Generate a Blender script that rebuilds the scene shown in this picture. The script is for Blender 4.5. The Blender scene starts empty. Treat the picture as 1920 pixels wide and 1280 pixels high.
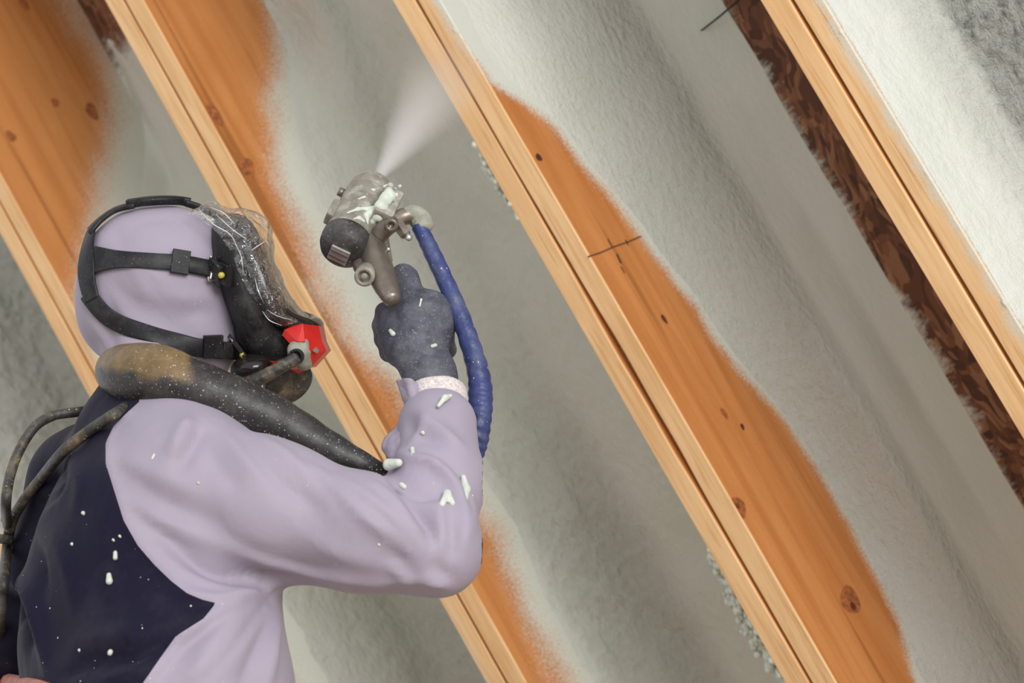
import bpy, bmesh, math, random
import numpy as np
from mathutils import Matrix, Vector

random.seed(4); RNG = np.random.default_rng(7)
SC = bpy.context.scene
COL = SC.collection

# ------------------------------------------------------------------ camera
F_PX = 4000.0                      # focal length in pixels of a 1920 px wide frame
PITCH = math.radians(33.67)
CAM = np.array([0.0, 0.0, 1.5])
CB = np.array([[1, 0, 0],
               [0, -math.sin(PITCH), -math.cos(PITCH)],
               [0, math.cos(PITCH), -math.sin(PITCH)]], float)   # columns: right, up, toward
cd = bpy.data.cameras.new('camera'); cam = bpy.data.objects.new('camera', cd); COL.objects.link(cam)
cd.sensor_width = 36.0; cd.lens = F_PX / 1920 * 36.0; cd.clip_start = 0.02
m = Matrix([list(CB[i]) + [CAM[i]] for i in range(3)] + [[0, 0, 0, 1]])
cam.matrix_world = m
cd.dof.use_dof = True; cd.dof.focus_distance = 2.72; cd.dof.aperture_fstop = 6.3
SC.camera = cam

# ------------------------------------------------------------------ world and light
w = bpy.data.worlds.new('world'); SC.world = w; w.use_nodes = True
bg = w.node_tree.nodes['Background']; bg.inputs[0].default_value = (0.95, 0.97, 1.0, 1); bg.inputs[1].default_value = 0.77

def area(name, loc, target, sx, sy, power, color):
    ld = bpy.data.lights.new(name, 'AREA'); ld.shape = 'RECTANGLE'; ld.size = sx; ld.size_y = sy
    ld.energy = power; ld.color = color
    o = bpy.data.objects.new(name, ld); COL.objects.link(o); o.location = loc
    o.rotation_euler = (Vector(target) - Vector(loc)).to_track_quat('-Z', 'Y').to_euler()
    return o
area('door_daylight', (1.9, -3.0, 2.5), (0.0, 2.6, 3.2), 3.0, 2.4, 215, (1.0, 0.985, 0.97))
SC.view_settings.view_transform = 'Standard'; SC.view_settings.look = 'None'
SC.view_settings.gamma = 1.0; SC.view_settings.exposure = 0.18; SC.view_settings.use_curve_mapping = False
SC.cycles.volume_bounces = 2; SC.cycles.transparent_max_bounces = 24

# ------------------------------------------------------------------ coordinate helpers
def P(px, py, Z):
    """point on the line of sight of a photo pixel at depth Z, in camera axes"""
    return np.array([(px - 960) / F_PX * Z, (640 - py) / F_PX * Z, -Z])
def W(v):
    """camera axes -> world"""
    return np.asarray(v) @ CB.T + CAM
def px(r, Z): return r * Z / F_PX
# roof frame: x across the rafters, y down the slope, z into the roof
RA = np.array([[0.61735888, 0.49363682, 0.61202056],
               [0.43605656, -0.86245667, 0.25581952],
               [0.65452568, 0.10897787, -0.74769886]])
RO = P(1628, 240, 3.0969)
RW = CB @ RA; RWO = W(RO)
def roof_matrix(x=0.0, y=0.0, z=0.0):
    o = RWO + RW @ np.array([x, y, z])
    return Matrix([list(RW[i]) + [o[i]] for i in range(3)] + [[0, 0, 0, 1]])
def to_pix(v):
    v = np.asarray(v); return np.stack([960 + F_PX * v[..., 0] / -v[..., 2], 640 - F_PX * v[..., 1] / -v[..., 2]], -1)

# ------------------------------------------------------------------ numpy noise
def _hash(i, j, k):
    n = (i.astype(np.int64) * 73856093) ^ (j.astype(np.int64) * 19349663) ^ (k.astype(np.int64) * 83492791)
    n = (n ^ (n >> 13)) * 1274126177 & 0x7fffffff
    n = (n ^ (n >> 15)) * 69069 & 0x7fffffff
    return (n & 0xffff) / 65535.0
def vnoise(p, scale=1.0, seed=0):
    p = np.asarray(p, float) * scale + seed * 17.31
    i = np.floor(p).astype(np.int64); f = p - i; f = f * f * (3 - 2 * f); r = 0
    for a in (0, 1):
        for b in (0, 1):
            for c in (0, 1):
                wgt = (f[..., 0] if a else 1 - f[..., 0]) * (f[..., 1] if b else 1 - f[..., 1]) * (f[..., 2] if c else 1 - f[..., 2])
                r = r + wgt * _hash(i[..., 0] + a, i[..., 1] + b, i[..., 2] + c)
    return r * 2 - 1
def fbm(p, scale, octaves=3, seed=0):
    r = 0; a = 1.0; t = 0
    for o in range(octaves):
        r = r + a * vnoise(p, scale * 2 ** o, seed + o); t += a; a *= 0.5
    return r / t
def sstep(a, b, x):
    t = np.clip((x - a) / (b - a), 0, 1); return t * t * (3 - 2 * t)

# ------------------------------------------------------------------ materials
def new_mat(name):
    mt = bpy.data.materials.new(name); mt.use_nodes = True
    nt = mt.node_tree; b = nt.nodes['Principled BSDF']
    return mt, nt, b
def N(nt, typ, **kw):
    n = nt.nodes.new(typ)
    for k, v in kw.items(): setattr(n, k, v)
    return n
def coords(nt, scale=(1, 1, 1), rand=False):
    tc = N(nt, 'ShaderNodeTexCoord'); mp = N(nt, 'ShaderNodeMapping'); mp.inputs['Scale'].default_value = scale
    nt.links.new(tc.outputs['Object'], mp.inputs['Vector'])
    if rand:
        oi = N(nt, 'ShaderNodeObjectInfo'); mul = N(nt, 'ShaderNodeMath', operation='MULTIPLY'); mul.inputs[1].default_value = 37.0
        nt.links.new(oi.outputs['Random'], mul.inputs[0]); nt.links.new(mul.outputs[0], mp.inputs['Location'])
    return mp.outputs['Vector']
def noise(nt, vec, scale, detail=3, rough=0.5, dist=0.0):
    n = N(nt, 'ShaderNodeTexNoise'); n.inputs['Scale'].default_value = scale; n.inputs['Detail'].default_value = detail
    n.inputs['Roughness'].default_value = rough; n.inputs['Distortion'].default_value = dist
    nt.links.new(vec, n.inputs['Vector']); return n.outputs['Fac']
def ramp(nt, fac, stops, interp='LINEAR'):
    r = N(nt, 'ShaderNodeValToRGB'); r.color_ramp.interpolation = interp
    e = r.color_ramp.elements
    while len(e) < len(stops): e.new(0.5)
    for k, (p, c) in enumerate(stops):
        e[k].position = p; e[k].color = (c, c, c, 1) if not isinstance(c, tuple) else tuple(c) + (1,)
    nt.links.new(fac, r.inputs['Fac']); return r.outputs['Color']
def mix(nt, fac, a, b, mode='MIX'):
    n = N(nt, 'ShaderNodeMix', data_type='RGBA', blend_type=mode)
    for s, v in (('Factor', fac), ('A', a), ('B', b)):
        sock = [i for i in n.inputs if i.name == s and i.enabled][0]
        if isinstance(v, (int, float)): sock.default_value = v
        elif isinstance(v, tuple): sock.default_value = v + (1,) if len(v) == 3 else v
        else: nt.links.new(v, sock)
    return [o for o in n.outputs if o.enabled][0]
def bump(nt, b, height, strength=0.3, dist=0.002):
    n = N(nt, 'ShaderNodeBump'); n.inputs['Strength'].default_value = strength; n.inputs['Distance'].default_value = dist
    nt.links.new(height, n.inputs['Height']); nt.links.new(n.outputs['Normal'], b.inputs['Normal'])
def attr(nt, name):
    a = N(nt, 'ShaderNodeAttribute'); a.attribute_name = name; return a.outputs['Fac']
def specks(nt, vec, scale, size, gate=None):
    """small round specks: 1 inside a speck"""
    v = N(nt, 'ShaderNodeTexVoronoi'); v.inputs['Scale'].default_value = scale; nt.links.new(vec, v.inputs['Vector'])
    rnd = N(nt, 'ShaderNodeSeparateColor'); nt.links.new(v.outputs['Color'], rnd.inputs[0])
    th = N(nt, 'ShaderNodeMath', operation='MULTIPLY'); nt.links.new(rnd.outputs[0], th.inputs[0]); nt.links.new(rnd.outputs[1], th.inputs[1])
    th2 = N(nt, 'ShaderNodeMath', operation='MULTIPLY'); nt.links.new(th.outputs[0], th2.inputs[0]); th2.inputs[1].default_value = size
    l = N(nt, 'ShaderNodeMath', operation='LESS_THAN'); nt.links.new(v.outputs['Distance'], l.inputs[0]); nt.links.new(th2.outputs[0], l.inputs[1])
    if gate is None: return l.outputs[0]
    g = N(nt, 'ShaderNodeMath', operation='MULTIPLY'); nt.links.new(l.outputs[0], g.inputs[0]); nt.links.new(gate, g.inputs[1]); return g.outputs[0]

FOAM_C = (0.66, 0.685, 0.605)
MAT = {}
def simple(name, c, rough=0.5, metal=0.0, nscale=40, namp=0.25, bstr=0.2, bscale=150, dust=None, dust_col=(0.55, 0.55, 0.5), dsc=300, dsz=0.5, spec=0.5, coat=0.0, mott=None):
    mt, nt, b = new_mat(name); v = coords(nt)
    n1 = noise(nt, v, nscale, 4)
    lo = tuple(x * (1 - namp) for x in c); hi = tuple(min(1, x * (1 + namp)) for x in c)
    col = ramp(nt, n1, [(0.3, lo), (0.7, hi)])
    if mott:                                    # blotches of a second colour
        n2 = noise(nt, v, mott[1], 4, 0.6)
        col = mix(nt, ramp(nt, n2, [(mott[2], 0.0), (mott[2] + mott[3], mott[4])]), col, mott[0])
    if dust:
        g = ramp(nt, noise(nt, v, 18, 3), [(0.35, 0.25), (0.65, 1.0)])
        col = mix(nt, specks(nt, v, dsc, dsz, g), col, dust_col)
        col = mix(nt, ramp(nt, noise(nt, v, 25, 5, 0.7), [(0.45, 0.0), (0.8, dust)]), col, dust_col)
    nt.links.new(col, b.inputs['Base Color']); b.inputs['Roughness'].default_value = rough; b.inputs['Metallic'].default_value = metal
    b.inputs['Specular IOR Level'].default_value = spec; b.inputs['Coat Weight'].default_value = coat
    if bstr: bump(nt, b, noise(nt, v, bscale, 4), bstr)
    MAT[name] = mt; return mt

def wood(name, light, dark, gx, spray=True):
    mt, nt, b = new_mat(name); v = coords(nt, (1, 0.05, 1), True); v2 = coords(nt, (1, 0.22, 1), True)
    g1 = noise(nt, v, gx, 6, 0.6, 0.6); g2 = noise(nt, v2, 9, 3, 0.5, 1.2)
    col = ramp(nt, g1, [(0.30, dark), (0.52, light), (0.75, tuple(min(1, c * 1.08) for c in light))])
    col = mix(nt, ramp(nt, g2, [(0.42, 0.0), (0.70, 0.45)]), col, dark)
    st = ramp(nt, noise(nt, coords(nt, (1, 0.02, 1), True), gx * 1.6, 2), [(0.66, 0.0), (0.70, 0.55)])
    col = mix(nt, st, col, tuple(c * 0.55 for c in dark))
    if spray:
        f = N(nt, 'ShaderNodeMath', operation='ADD'); nt.links.new(attr(nt, 'spray'), f.inputs[0])
        gr = N(nt, 'ShaderNodeMath', operation='MULTIPLY_ADD'); nt.links.new(noise(nt, coords(nt), 260, 3, 0.7), gr.inputs[0]); gr.inputs[1].default_value = 1.7; gr.inputs[2].default_value = -0.85
        nt.links.new(gr.outputs[0], f.inputs[1])
        col = mix(nt, ramp(nt, f.outputs[0], [(0.22, 0.0), (0.85, 1.0)]), col, FOAM_C)
    nt.links.new(col, b.inputs['Base Color']); b.inputs['Roughness'].default_value = 0.6; b.inputs['Specular IOR Level'].default_value = 0.3
    bump(nt, b, g1, 0.25, 0.001); MAT[name] = mt
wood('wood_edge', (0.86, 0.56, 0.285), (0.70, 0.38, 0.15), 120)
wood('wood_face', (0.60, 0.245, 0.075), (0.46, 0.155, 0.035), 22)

def foam_mat():
    mt, nt, b = new_mat('foam'); v = coords(nt); vs = coords(nt, (1, 0.45, 1))
    n1 = noise(nt, v, 5, 3); n2 = noise(nt, vs, 110, 4, 0.6); n3 = noise(nt, v, 380, 3, 0.6)
    col = ramp(nt, n1, [(0.3, (0.64, 0.665, 0.58)), (0.7, (0.69, 0.69, 0.63))])
    nt.links.new(col, b.inputs['Base Color']); b.inputs['Roughness'].default_value = 0.36; b.inputs['Specular IOR Level'].default_value = 0.5
    h = N(nt, 'ShaderNodeMath', operation='MULTIPLY_ADD'); nt.links.new(n3, h.inputs[0]); h.inputs[1].default_value = 0.45; nt.links.new(n2, h.inputs[2])
    rg = N(nt, 'ShaderNodeMath', operation='MULTIPLY'); nt.links.new(h.outputs[0], rg.inputs[0]); nt.links.new(attr(nt, 'rough'), rg.inputs[1])
    bump(nt, b, rg.outputs[0], 1.0, 0.011); MAT['foam'] = mt
foam_mat()

def osb_mat():
    mt, nt, b = new_mat('strand_board'); v = coords(nt, (1, 0.4, 1))
    vo = N(nt, 'ShaderNodeTexVoronoi'); vo.inputs['Scale'].default_value = 95
    nn = N(nt, 'ShaderNodeTexNoise'); nn.inputs['Scale'].default_value = 9; nt.links.new(v, nn.inputs['Vector'])
    vv = mix(nt, 0.2, v, nn.outputs['Color']); nt.links.new(vv, vo.inputs['Vector'])
    sp = N(nt, 'ShaderNodeSeparateColor'); nt.links.new(vo.outputs['Color'], sp.inputs[0])
    col = ramp(nt, sp.outputs[0], [(0.0, (0.06, 0.022, 0.011)), (0.4, (0.14, 0.05, 0.022)), (0.75, (0.24, 0.10, 0.045)), (1.0, (0.30, 0.15, 0.075))])  # strand browns darkened, the shade of the recess put into the colour
    f = N(nt, 'ShaderNodeMath', operation='ADD'); nt.links.new(attr(nt, 'spray'), f.inputs[0])
    gr = N(nt, 'ShaderNodeMath', operation='MULTIPLY_ADD'); nt.links.new(noise(nt, coords(nt, (0.5, 1, 1)), 90, 6, 0.75), gr.inputs[0]); gr.inputs[1].default_value = 1.3; gr.inputs[2].default_value = -0.65
    nt.links.new(gr.outputs[0], f.inputs[1])
    col = mix(nt, ramp(nt, f.outputs[0], [(0.25, 0.0), (0.75, 1.0)]), col, FOAM_C)
    nt.links.new(col, b.inputs['Base Color']); b.inputs['Roughness'].default_value = 0.75
    bump(nt, b, sp.outputs[1], 0.4, 0.002); MAT['strand_board'] = mt
osb_mat()

def suit_mat(name, c, fuzz, dust):
    mt, nt, b = new_mat(name); v = coords(nt)
    n1 = noise(nt, v, 7, 4, 0.6)
    col = ramp(nt, n1, [(0.3, tuple(x * 0.93 for x in c)), (0.7, tuple(min(1, x * 1.05) for x in c))])
    col = mix(nt, specks(nt, v, 130, dust, ramp(nt, noise(nt, v, 14, 3), [(0.45, 0.0), (0.6, 1.0)])), col, (0.75, 0.76, 0.68))
    if name == 'suit_navy':
        col = mix(nt, ramp(nt, noise(nt, v, 9, 5, 0.7), [(0.5, 0.0), (0.9, 0.25)]), col, (0.10, 0.09, 0.10))
    nt.links.new(col, b.inputs['Base Color']); b.inputs['Roughness'].default_value = 0.62; b.inputs['Specular IOR Level'].default_value = 0.14 if name == 'suit_navy' else 0.35
    b.inputs['Sheen Weight'].default_value = fuzz; b.inputs['Sheen Roughness'].default_value = 0.5
    wv = noise(nt, coords(nt, (1, 1, 0.6)), 11, 4, 0.5, 0.4)
    bump(nt, b, wv, 0.3, 0.014); MAT[name] = mt
suit_mat('suit_lavender', (0.345, 0.30, 0.37), 0.08, 0.10)
suit_mat('suit_navy', (0.0075, 0.0062, 0.021), 0.03, 0.14)
simple('knit_cuff', (0.66, 0.58, 0.56), 0.8, nscale=300, bscale=600, bstr=0.6)
simple('glove_grey', (0.068, 0.068, 0.092), 0.75, nscale=60, bscale=900, bstr=0.6, dust=0.45, dsc=420, dsz=0.5, dust_col=(0.34, 0.345, 0.36))
simple('rubber_black', (0.013, 0.012, 0.013), 0.48, spec=0.22, nscale=30, bstr=0.1, dust=0.18, dsc=330, dsz=0.32, dust_col=(0.30, 0.29, 0.27))
simple('strap_rubber', (0.013, 0.012, 0.014), 0.42, spec=0.25, nscale=30, bstr=0.05, dust=0.12, dsc=400, dsz=0.25, dust_col=(0.34, 0.33, 0.32))
simple('glossy_black', (0.02, 0.016, 0.015), 0.14, nscale=20, bstr=0.15, bscale=60)
simple('steel', (0.55, 0.53, 0.5), 0.28, 0.9, bstr=0.1)
simple('rivet_yellow', (0.5, 0.42, 0.07), 0.5)
simple('tape_red', (0.62, 0.02, 0.015), 0.28, nscale=25, namp=0.15, bstr=0.25, bscale=60, spec=0.6)
simple('gun_metal', (0.25, 0.222, 0.18), 0.55, 0.2, nscale=60, bstr=0.6, bscale=140, mott=((0.48, 0.49, 0.42), 38, 0.50, 0.14, 0.7), dust=0.3, dsc=330, dsz=0.4)
simple('gun_bare', (0.20, 0.165, 0.135), 0.36, 0.6, nscale=30, bstr=0.15, mott=((0.45, 0.43, 0.38), 40, 0.58, 0.12, 0.5))
simple('cap_black', (0.035, 0.03, 0.03), 0.5, nscale=50, bstr=0.3, dust=0.4, dsc=300, dsz=0.4, dust_col=(0.3, 0.28, 0.26))
simple('plug_grey', (0.36, 0.34, 0.33), 0.4, 0.5, nscale=50, bstr=0.2)
simple('foam_crust', (0.58, 0.62, 0.54), 0.5, nscale=40, namp=0.1, bstr=0.5, bscale=160)
simple('blue_tape', (0.028, 0.042, 0.15), 0.42, nscale=40, bstr=0.5, bscale=180, dust=0.22, dsc=170, dsz=0.32, dust_col=(0.45, 0.46, 0.42))
simple('tape_overspray', (0.30, 0.295, 0.235), 0.7, nscale=60, bstr=0.6, bscale=200)
simple('hose_black', (0.03, 0.028, 0.026), 0.5, nscale=60, bstr=0.4, bscale=250, mott=((0.25, 0.17, 0.08), 45, 0.52, 0.2, 0.7), dust=0.2, dsc=260, dsz=0.4, dust_col=(0.4, 0.37, 0.3))
simple('glint_pale', (0.75, 0.75, 0.7), 0.08)
simple('knot', (0.33, 0.10, 0.028), 0.6, nscale=120, namp=0.5)
simple('knot_dark', (0.07, 0.02, 0.01), 0.7)
simple('pencil', (0.05, 0.02, 0.012), 0.8)
simple('shadow_gap', (0.02, 0.02, 0.015), 0.9)
simple('plywood', (0.55, 0.40, 0.26), 0.7, nscale=6)
simple('salmon_web', (0.45, 0.17, 0.13), 0.7, nscale=50)
simple('boot', (0.03, 0.03, 0.03), 0.6)

def sleeve_mat():
    mt, nt, b = new_mat('hose_sleeve'); v = coords(nt)
    col = ramp(nt, noise(nt, v, 30, 4), [(0.3, (0.013, 0.012, 0.012)), (0.7, (0.034, 0.030, 0.028))])
    f = N(nt, 'ShaderNodeMath', operation='MULTIPLY_ADD'); nt.links.new(noise(nt, v, 28, 5, 0.7), f.inputs[0]); f.inputs[1].default_value = 0.9; nt.links.new(attr(nt, 'tan'), f.inputs[2])
    tanc = ramp(nt, noise(nt, v, 45, 4), [(0.3, (0.13, 0.08, 0.028)), (0.7, (0.235, 0.15, 0.058))])
    col = mix(nt, ramp(nt, f.outputs[0], [(0.70, 0.0), (1.1, 0.92)]), col, tanc)
    g = ramp(nt, noise(nt, v, 20, 3), [(0.3, 0.3), (0.6, 1.0)])
    col = mix(nt, specks(nt, v, 380, 0.42, g), col, (0.5, 0.48, 0.42))
    col = mix(nt, ramp(nt, noise(nt, v, 90, 4, 0.7), [(0.5, 0.0), (0.8, 0.16)]), col, (0.30, 0.26, 0.22))
    nt.links.new(col, b.inputs['Base Color']); b.inputs['Roughness'].default_value = 0.45
    bump(nt, b, noise(nt, v, 60, 4), 0.35, 0.004); MAT['hose_sleeve'] = mt
sleeve_mat()

def film_mat(name, gloss, tint, rough, base_alpha):
    mt = bpy.data.materials.new(name); mt.use_nodes = True; nt = mt.node_tree; nt.nodes.clear()
    out = N(nt, 'ShaderNodeOutputMaterial'); tr = N(nt, 'ShaderNodeBsdfTransparent'); tr.inputs[0].default_value = tint + (1,)
    gl = N(nt, 'ShaderNodeBsdfGlossy'); gl.inputs['Roughness'].default_value = rough; gl.inputs[0].default_value = (0.95, 0.95, 0.95, 1)
    fr = N(nt, 'ShaderNodeLayerWeight'); fr.inputs[0].default_value = 0.5
    pw = N(nt, 'ShaderNodeMath', operation='POWER'); pw.inputs[1].default_value = 3.0; nt.links.new(fr.outputs['Facing'], pw.inputs[0])
    ma = N(nt, 'ShaderNodeMath', operation='MULTIPLY_ADD'); ma.inputs[1].default_value = gloss; ma.inputs[2].default_value = base_alpha
    nt.links.new(pw.outputs[0], ma.inputs[0])
    mx = N(nt, 'ShaderNodeMixShader'); nt.links.new(ma.outputs[0], mx.inputs[0]); nt.links.new(tr.outputs[0], mx.inputs[1]); nt.links.new(gl.outputs[0], mx.inputs[2])
    bp = N(nt, 'ShaderNodeBump'); bp.inputs['Strength'].default_value = 1.0; bp.inputs['Distance'].default_value = 0.010
    nt.links.new(noise(nt, coords(nt), 70, 3, 0.6, 1.0), bp.inputs['Height'])
    if name == 'film':
        nt.links.new(bp.outputs[0], gl.inputs['Normal']); nt.links.new(bp.outputs[0], fr.inputs['Normal'])
    nt.links.new(mx.outputs[0], out.inputs[0]); MAT[name] = mt
film_mat('film', 0.85, (0.985, 0.98, 0.98), 0.09, 0.13)
film_mat('lens', 0.7, (0.93, 0.92, 0.91), 0.03, 0.04)

def mist_mat():
    mt = bpy.data.materials.new('spray_mist'); mt.use_nodes = True; nt = mt.node_tree; nt.nodes.clear()
    out = N(nt, 'ShaderNodeOutputMaterial'); vs = N(nt, 'ShaderNodeVolumePrincipled')
    vs.inputs['Color'].default_value = (1.0, 0.99, 0.98, 1); vs.inputs['Anisotropy'].default_value = 0.0
    tc = N(nt, 'ShaderNodeTexCoord'); sx = N(nt, 'ShaderNodeSeparateXYZ'); nt.links.new(tc.outputs['Object'], sx.inputs[0])
    # object frame: z runs along the jet from the nozzle; density thins out with distance and towards the rim
    z = sx.outputs['Z']
    rad = N(nt, 'ShaderNodeVectorMath', operation='LENGTH'); cx = N(nt, 'ShaderNodeCombineXYZ')
    nt.links.new(sx.outputs['X'], cx.inputs[0]); nt.links.new(sx.outputs['Y'], cx.inputs[1]); nt.links.new(cx.outputs[0], rad.inputs[0])
    rz = N(nt, 'ShaderNodeMath', operation='MULTIPLY_ADD'); nt.links.new(z, rz.inputs[0]); rz.inputs[1].default_value = MIST_T; rz.inputs[2].default_value = MIST_R0
    q = N(nt, 'ShaderNodeMath', operation='DIVIDE'); nt.links.new(rad.outputs['Value'], q.inputs[0]); nt.links.new(rz.outputs[0], q.inputs[1])
    prof = ramp(nt, q.outputs[0], [(0.15, 1.0), (1.0, 0.0)])
    inv = N(nt, 'ShaderNodeMath', operation='DIVIDE'); inv.inputs[0].default_value = MIST_D; nt.links.new(rz.outputs[0], inv.inputs[1])
    fade = N(nt, 'ShaderNodeMapRange'); fade.inputs[1].default_value = 0.0; fade.inputs[2].default_value = MIST_L; fade.inputs[3].default_value = 1.0; fade.inputs[4].default_value = 0.0
    nt.links.new(z, fade.inputs[0])
    m1 = N(nt, 'ShaderNodeMath', operation='MULTIPLY'); nt.links.new(prof, m1.inputs[0]); nt.links.new(inv.outputs[0], m1.inputs[1])
    m2 = N(nt, 'ShaderNodeMath', operation='MULTIPLY'); nt.links.new(m1.outputs[0], m2.inputs[0]); nt.links.new(fade.outputs[0], m2.inputs[1])
    nt.links.new(m2.outputs[0], vs.inputs['Density']); nt.links.new(vs.outputs[0], out.inputs['Volume']); MAT['spray_mist'] = mt
MIST_T, MIST_R0, MIST_L, MIST_D = 0.10, 0.006, 0.92, 0.36
mist_mat()

# ------------------------------------------------------------------ mesh helpers
def tag(o, label=None, cat=None, group=None, kind=None):
    for k, v in (('label', label), ('category', cat), ('group', group), ('kind', kind)):
        if v: o[k] = v
    return o
def empty(name, loc=None, mat4=None):
    o = bpy.data.objects.new(name, None); COL.objects.link(o); o.empty_display_size = 0.05
    if mat4 is not None: o.matrix_world = mat4
    elif loc is not None: o.matrix_world = Matrix.Translation(Vector(loc))
    return o
def link(name, verts, faces, mat, parent=None, smooth=True, attrs=None, mats=None, midx=None, local=False, mat4=None):
    """verts are in camera axes unless local=True (then they are in the parent's / own frame)"""
    v = np.asarray(verts, float)
    if not local:
        v = W(v)
        if parent is not None:
            o = parent
            mw = Matrix.Identity(4)
            while o is not None:
                mw = (o.matrix_basis if o.parent is None else o.matrix_basis) @ mw; o = o.parent
            inv = np.array(mw.inverted()); v = v @ inv[:3, :3].T + inv[:3, 3]
        else:
            c = v.mean(0); mat4 = Matrix.Translation(Vector(c)); v = v - c
    me = bpy.data.meshes.new(name)
    me.from_pydata(v.tolist(), [], faces if isinstance(faces, list) else faces.tolist())
    for mm in (mats or [mat]): me.materials.append(MAT[mm])
    if midx is not None: me.polygons.foreach_set('material_index', np.asarray(midx, np.int32))
    if smooth: me.polygons.foreach_set('use_smooth', np.ones(len(me.polygons), bool))
    if attrs:
        for k, a in attrs.items():
            at = me.attributes.new(k, 'FLOAT', 'POINT'); at.data.foreach_set('value', np.asarray(a, np.float32))
    me.update()
    o = bpy.data.objects.new(name, me); COL.objects.link(o)
    if parent is not None: o.parent = parent
    if mat4 is not None: o.matrix_world = mat4
    return o
def grid_faces(nu, nv, wrap=False):
    i = np.arange(nu - 1)[:, None]; j = np.arange(nv if wrap else nv - 1)[None, :]
    j2 = (j + 1) % nv
    return np.stack([i * nv + j, i * nv + j2, (i + 1) * nv + j2, (i + 1) * nv + j], -1).reshape(-1, 4)
def catmull(pts, n):
    p = np.asarray(pts, float); k = len(p)
    q = np.vstack([2 * p[0] - p[1], p, 2 * p[-1] - p[-2]])
    t = np.linspace(0, k - 1, n); i = np.minimum(t.astype(int), k - 2); f = (t - i)[:, None]
    a, b, c, d = q[i], q[i + 1], q[i + 2], q[i + 3]
    return 0.5 * (2 * b + (c - a) * f + (2 * a - 5 * b + 4 * c - d) * f ** 2 + (3 * b - a - 3 * c + d) * f ** 3)
def frames(c):
    t = np.gradient(c, axis=0); t /= np.linalg.norm(t, axis=1)[:, None] + 1e-12
    up = np.array([0, 0, 1.0]) if abs(t[0][2]) < 0.9 else np.array([1.0, 0, 0])
    n = np.zeros_like(c); v = up - t[0] * (up @ t[0]); n[0] = v / np.linalg.norm(v)
    for i in range(1, len(c)):
        v = n[i - 1] - t[i] * (n[i - 1] @ t[i]); n[i] = v / (np.linalg.norm(v) + 1e-12)
    return t, n, np.cross(t, n)
def tube(ctrl, radii, n=60, seg=16, mod=None, flat=1.0):
    """swept tube through 3-D control points, closed rounded ends; returns verts, faces"""
    c = catmull(ctrl, n); r = catmull(np.asarray(radii, float)[:, None], n)[:, 0]
    t, a, b = frames(c); th = np.linspace(0, 2 * np.pi, seg, endpoint=False)
    rr = r[:, None] * np.ones(seg)[None]
    if mod is not None: rr = rr * mod(np.linspace(0, 1, n)[:, None], th[None], c)
    v = c[:, None] + rr[..., None] * (np.cos(th)[None, :, None] * a[:, None] * flat + np.sin(th)[None, :, None] * b[:, None])
    rings = [c[0] - t[0] * r[0] * 0.35 + (v[0] - c[0]) * 0.6] + [x for x in v] + [c[-1] + t[-1] * r[-1] * 0.35 + (v[-1] - c[-1]) * 0.6]
    vv = np.vstack(rings); nr = len(rings)
    fs = grid_faces(nr, seg, True).tolist()
    fs.append(list(range(seg))[::-1]); fs.append([(nr - 1) * seg + i for i in range(seg)])
    return vv, fs
def lathe(a, axis, prof, seg=32, squash=1.0, ref=None):
    """profile [(along, radius)] about the axis from point a"""
    axis = np.asarray(axis, float) / np.linalg.norm(axis)
    ref = np.array([0.3, 1, 0.2]) if ref is None else ref
    u = ref - axis * (ref @ axis); u /= np.linalg.norm(u); w_ = np.cross(axis, u)
    th = np.linspace(0, 2 * np.pi, seg, endpoint=False)
    vv = np.vstack([a + axis * s + r * (np.cos(th)[:, None] * u * squash + np.sin(th)[:, None] * w_) for s, r in prof])
    fs = grid_faces(len(prof), seg, True).tolist()
    fs.append(list(range(seg))[::-1]); fs.append([(len(prof) - 1) * seg + i for i in range(seg)])
    return vv, fs
def rbox(c, ax, half, bev=0.2):
    """chamfered box about centre c with axes ax (rows)"""
    vs = []; h = np.asarray(half, float); b = min(h) * bev
    bm = bmesh.new(); bmesh.ops.create_cube(bm, size=2.0)
    for v in bm.verts: v.co = Vector((v.co.x * h[0], v.co.y * h[1], v.co.z * h[2]))
    bmesh.ops.bevel(bm, geom=list(bm.edges), offset=b, segments=2, affect='EDGES', profile=0.6)
    bm.verts.index_update()
    v = np.array([list(x.co) for x in bm.verts]); f = [[q.index for q in fc.verts] for fc in bm.faces]; bm.free()
    return np.asarray(c) + v @ np.asarray(ax), f
def join(parts):
    vs, fs, o = [], [], 0
    for v, f in parts:
        v = np.asarray(v); f = f if isinstance(f, list) else f.tolist()
        vs.append(v); fs += [[i + o for i in q] for q in f]; o += len(v)
    return np.vstack(vs), fs
def unit(v): v = np.asarray(v, float); return v / np.linalg.norm(v)

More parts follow.
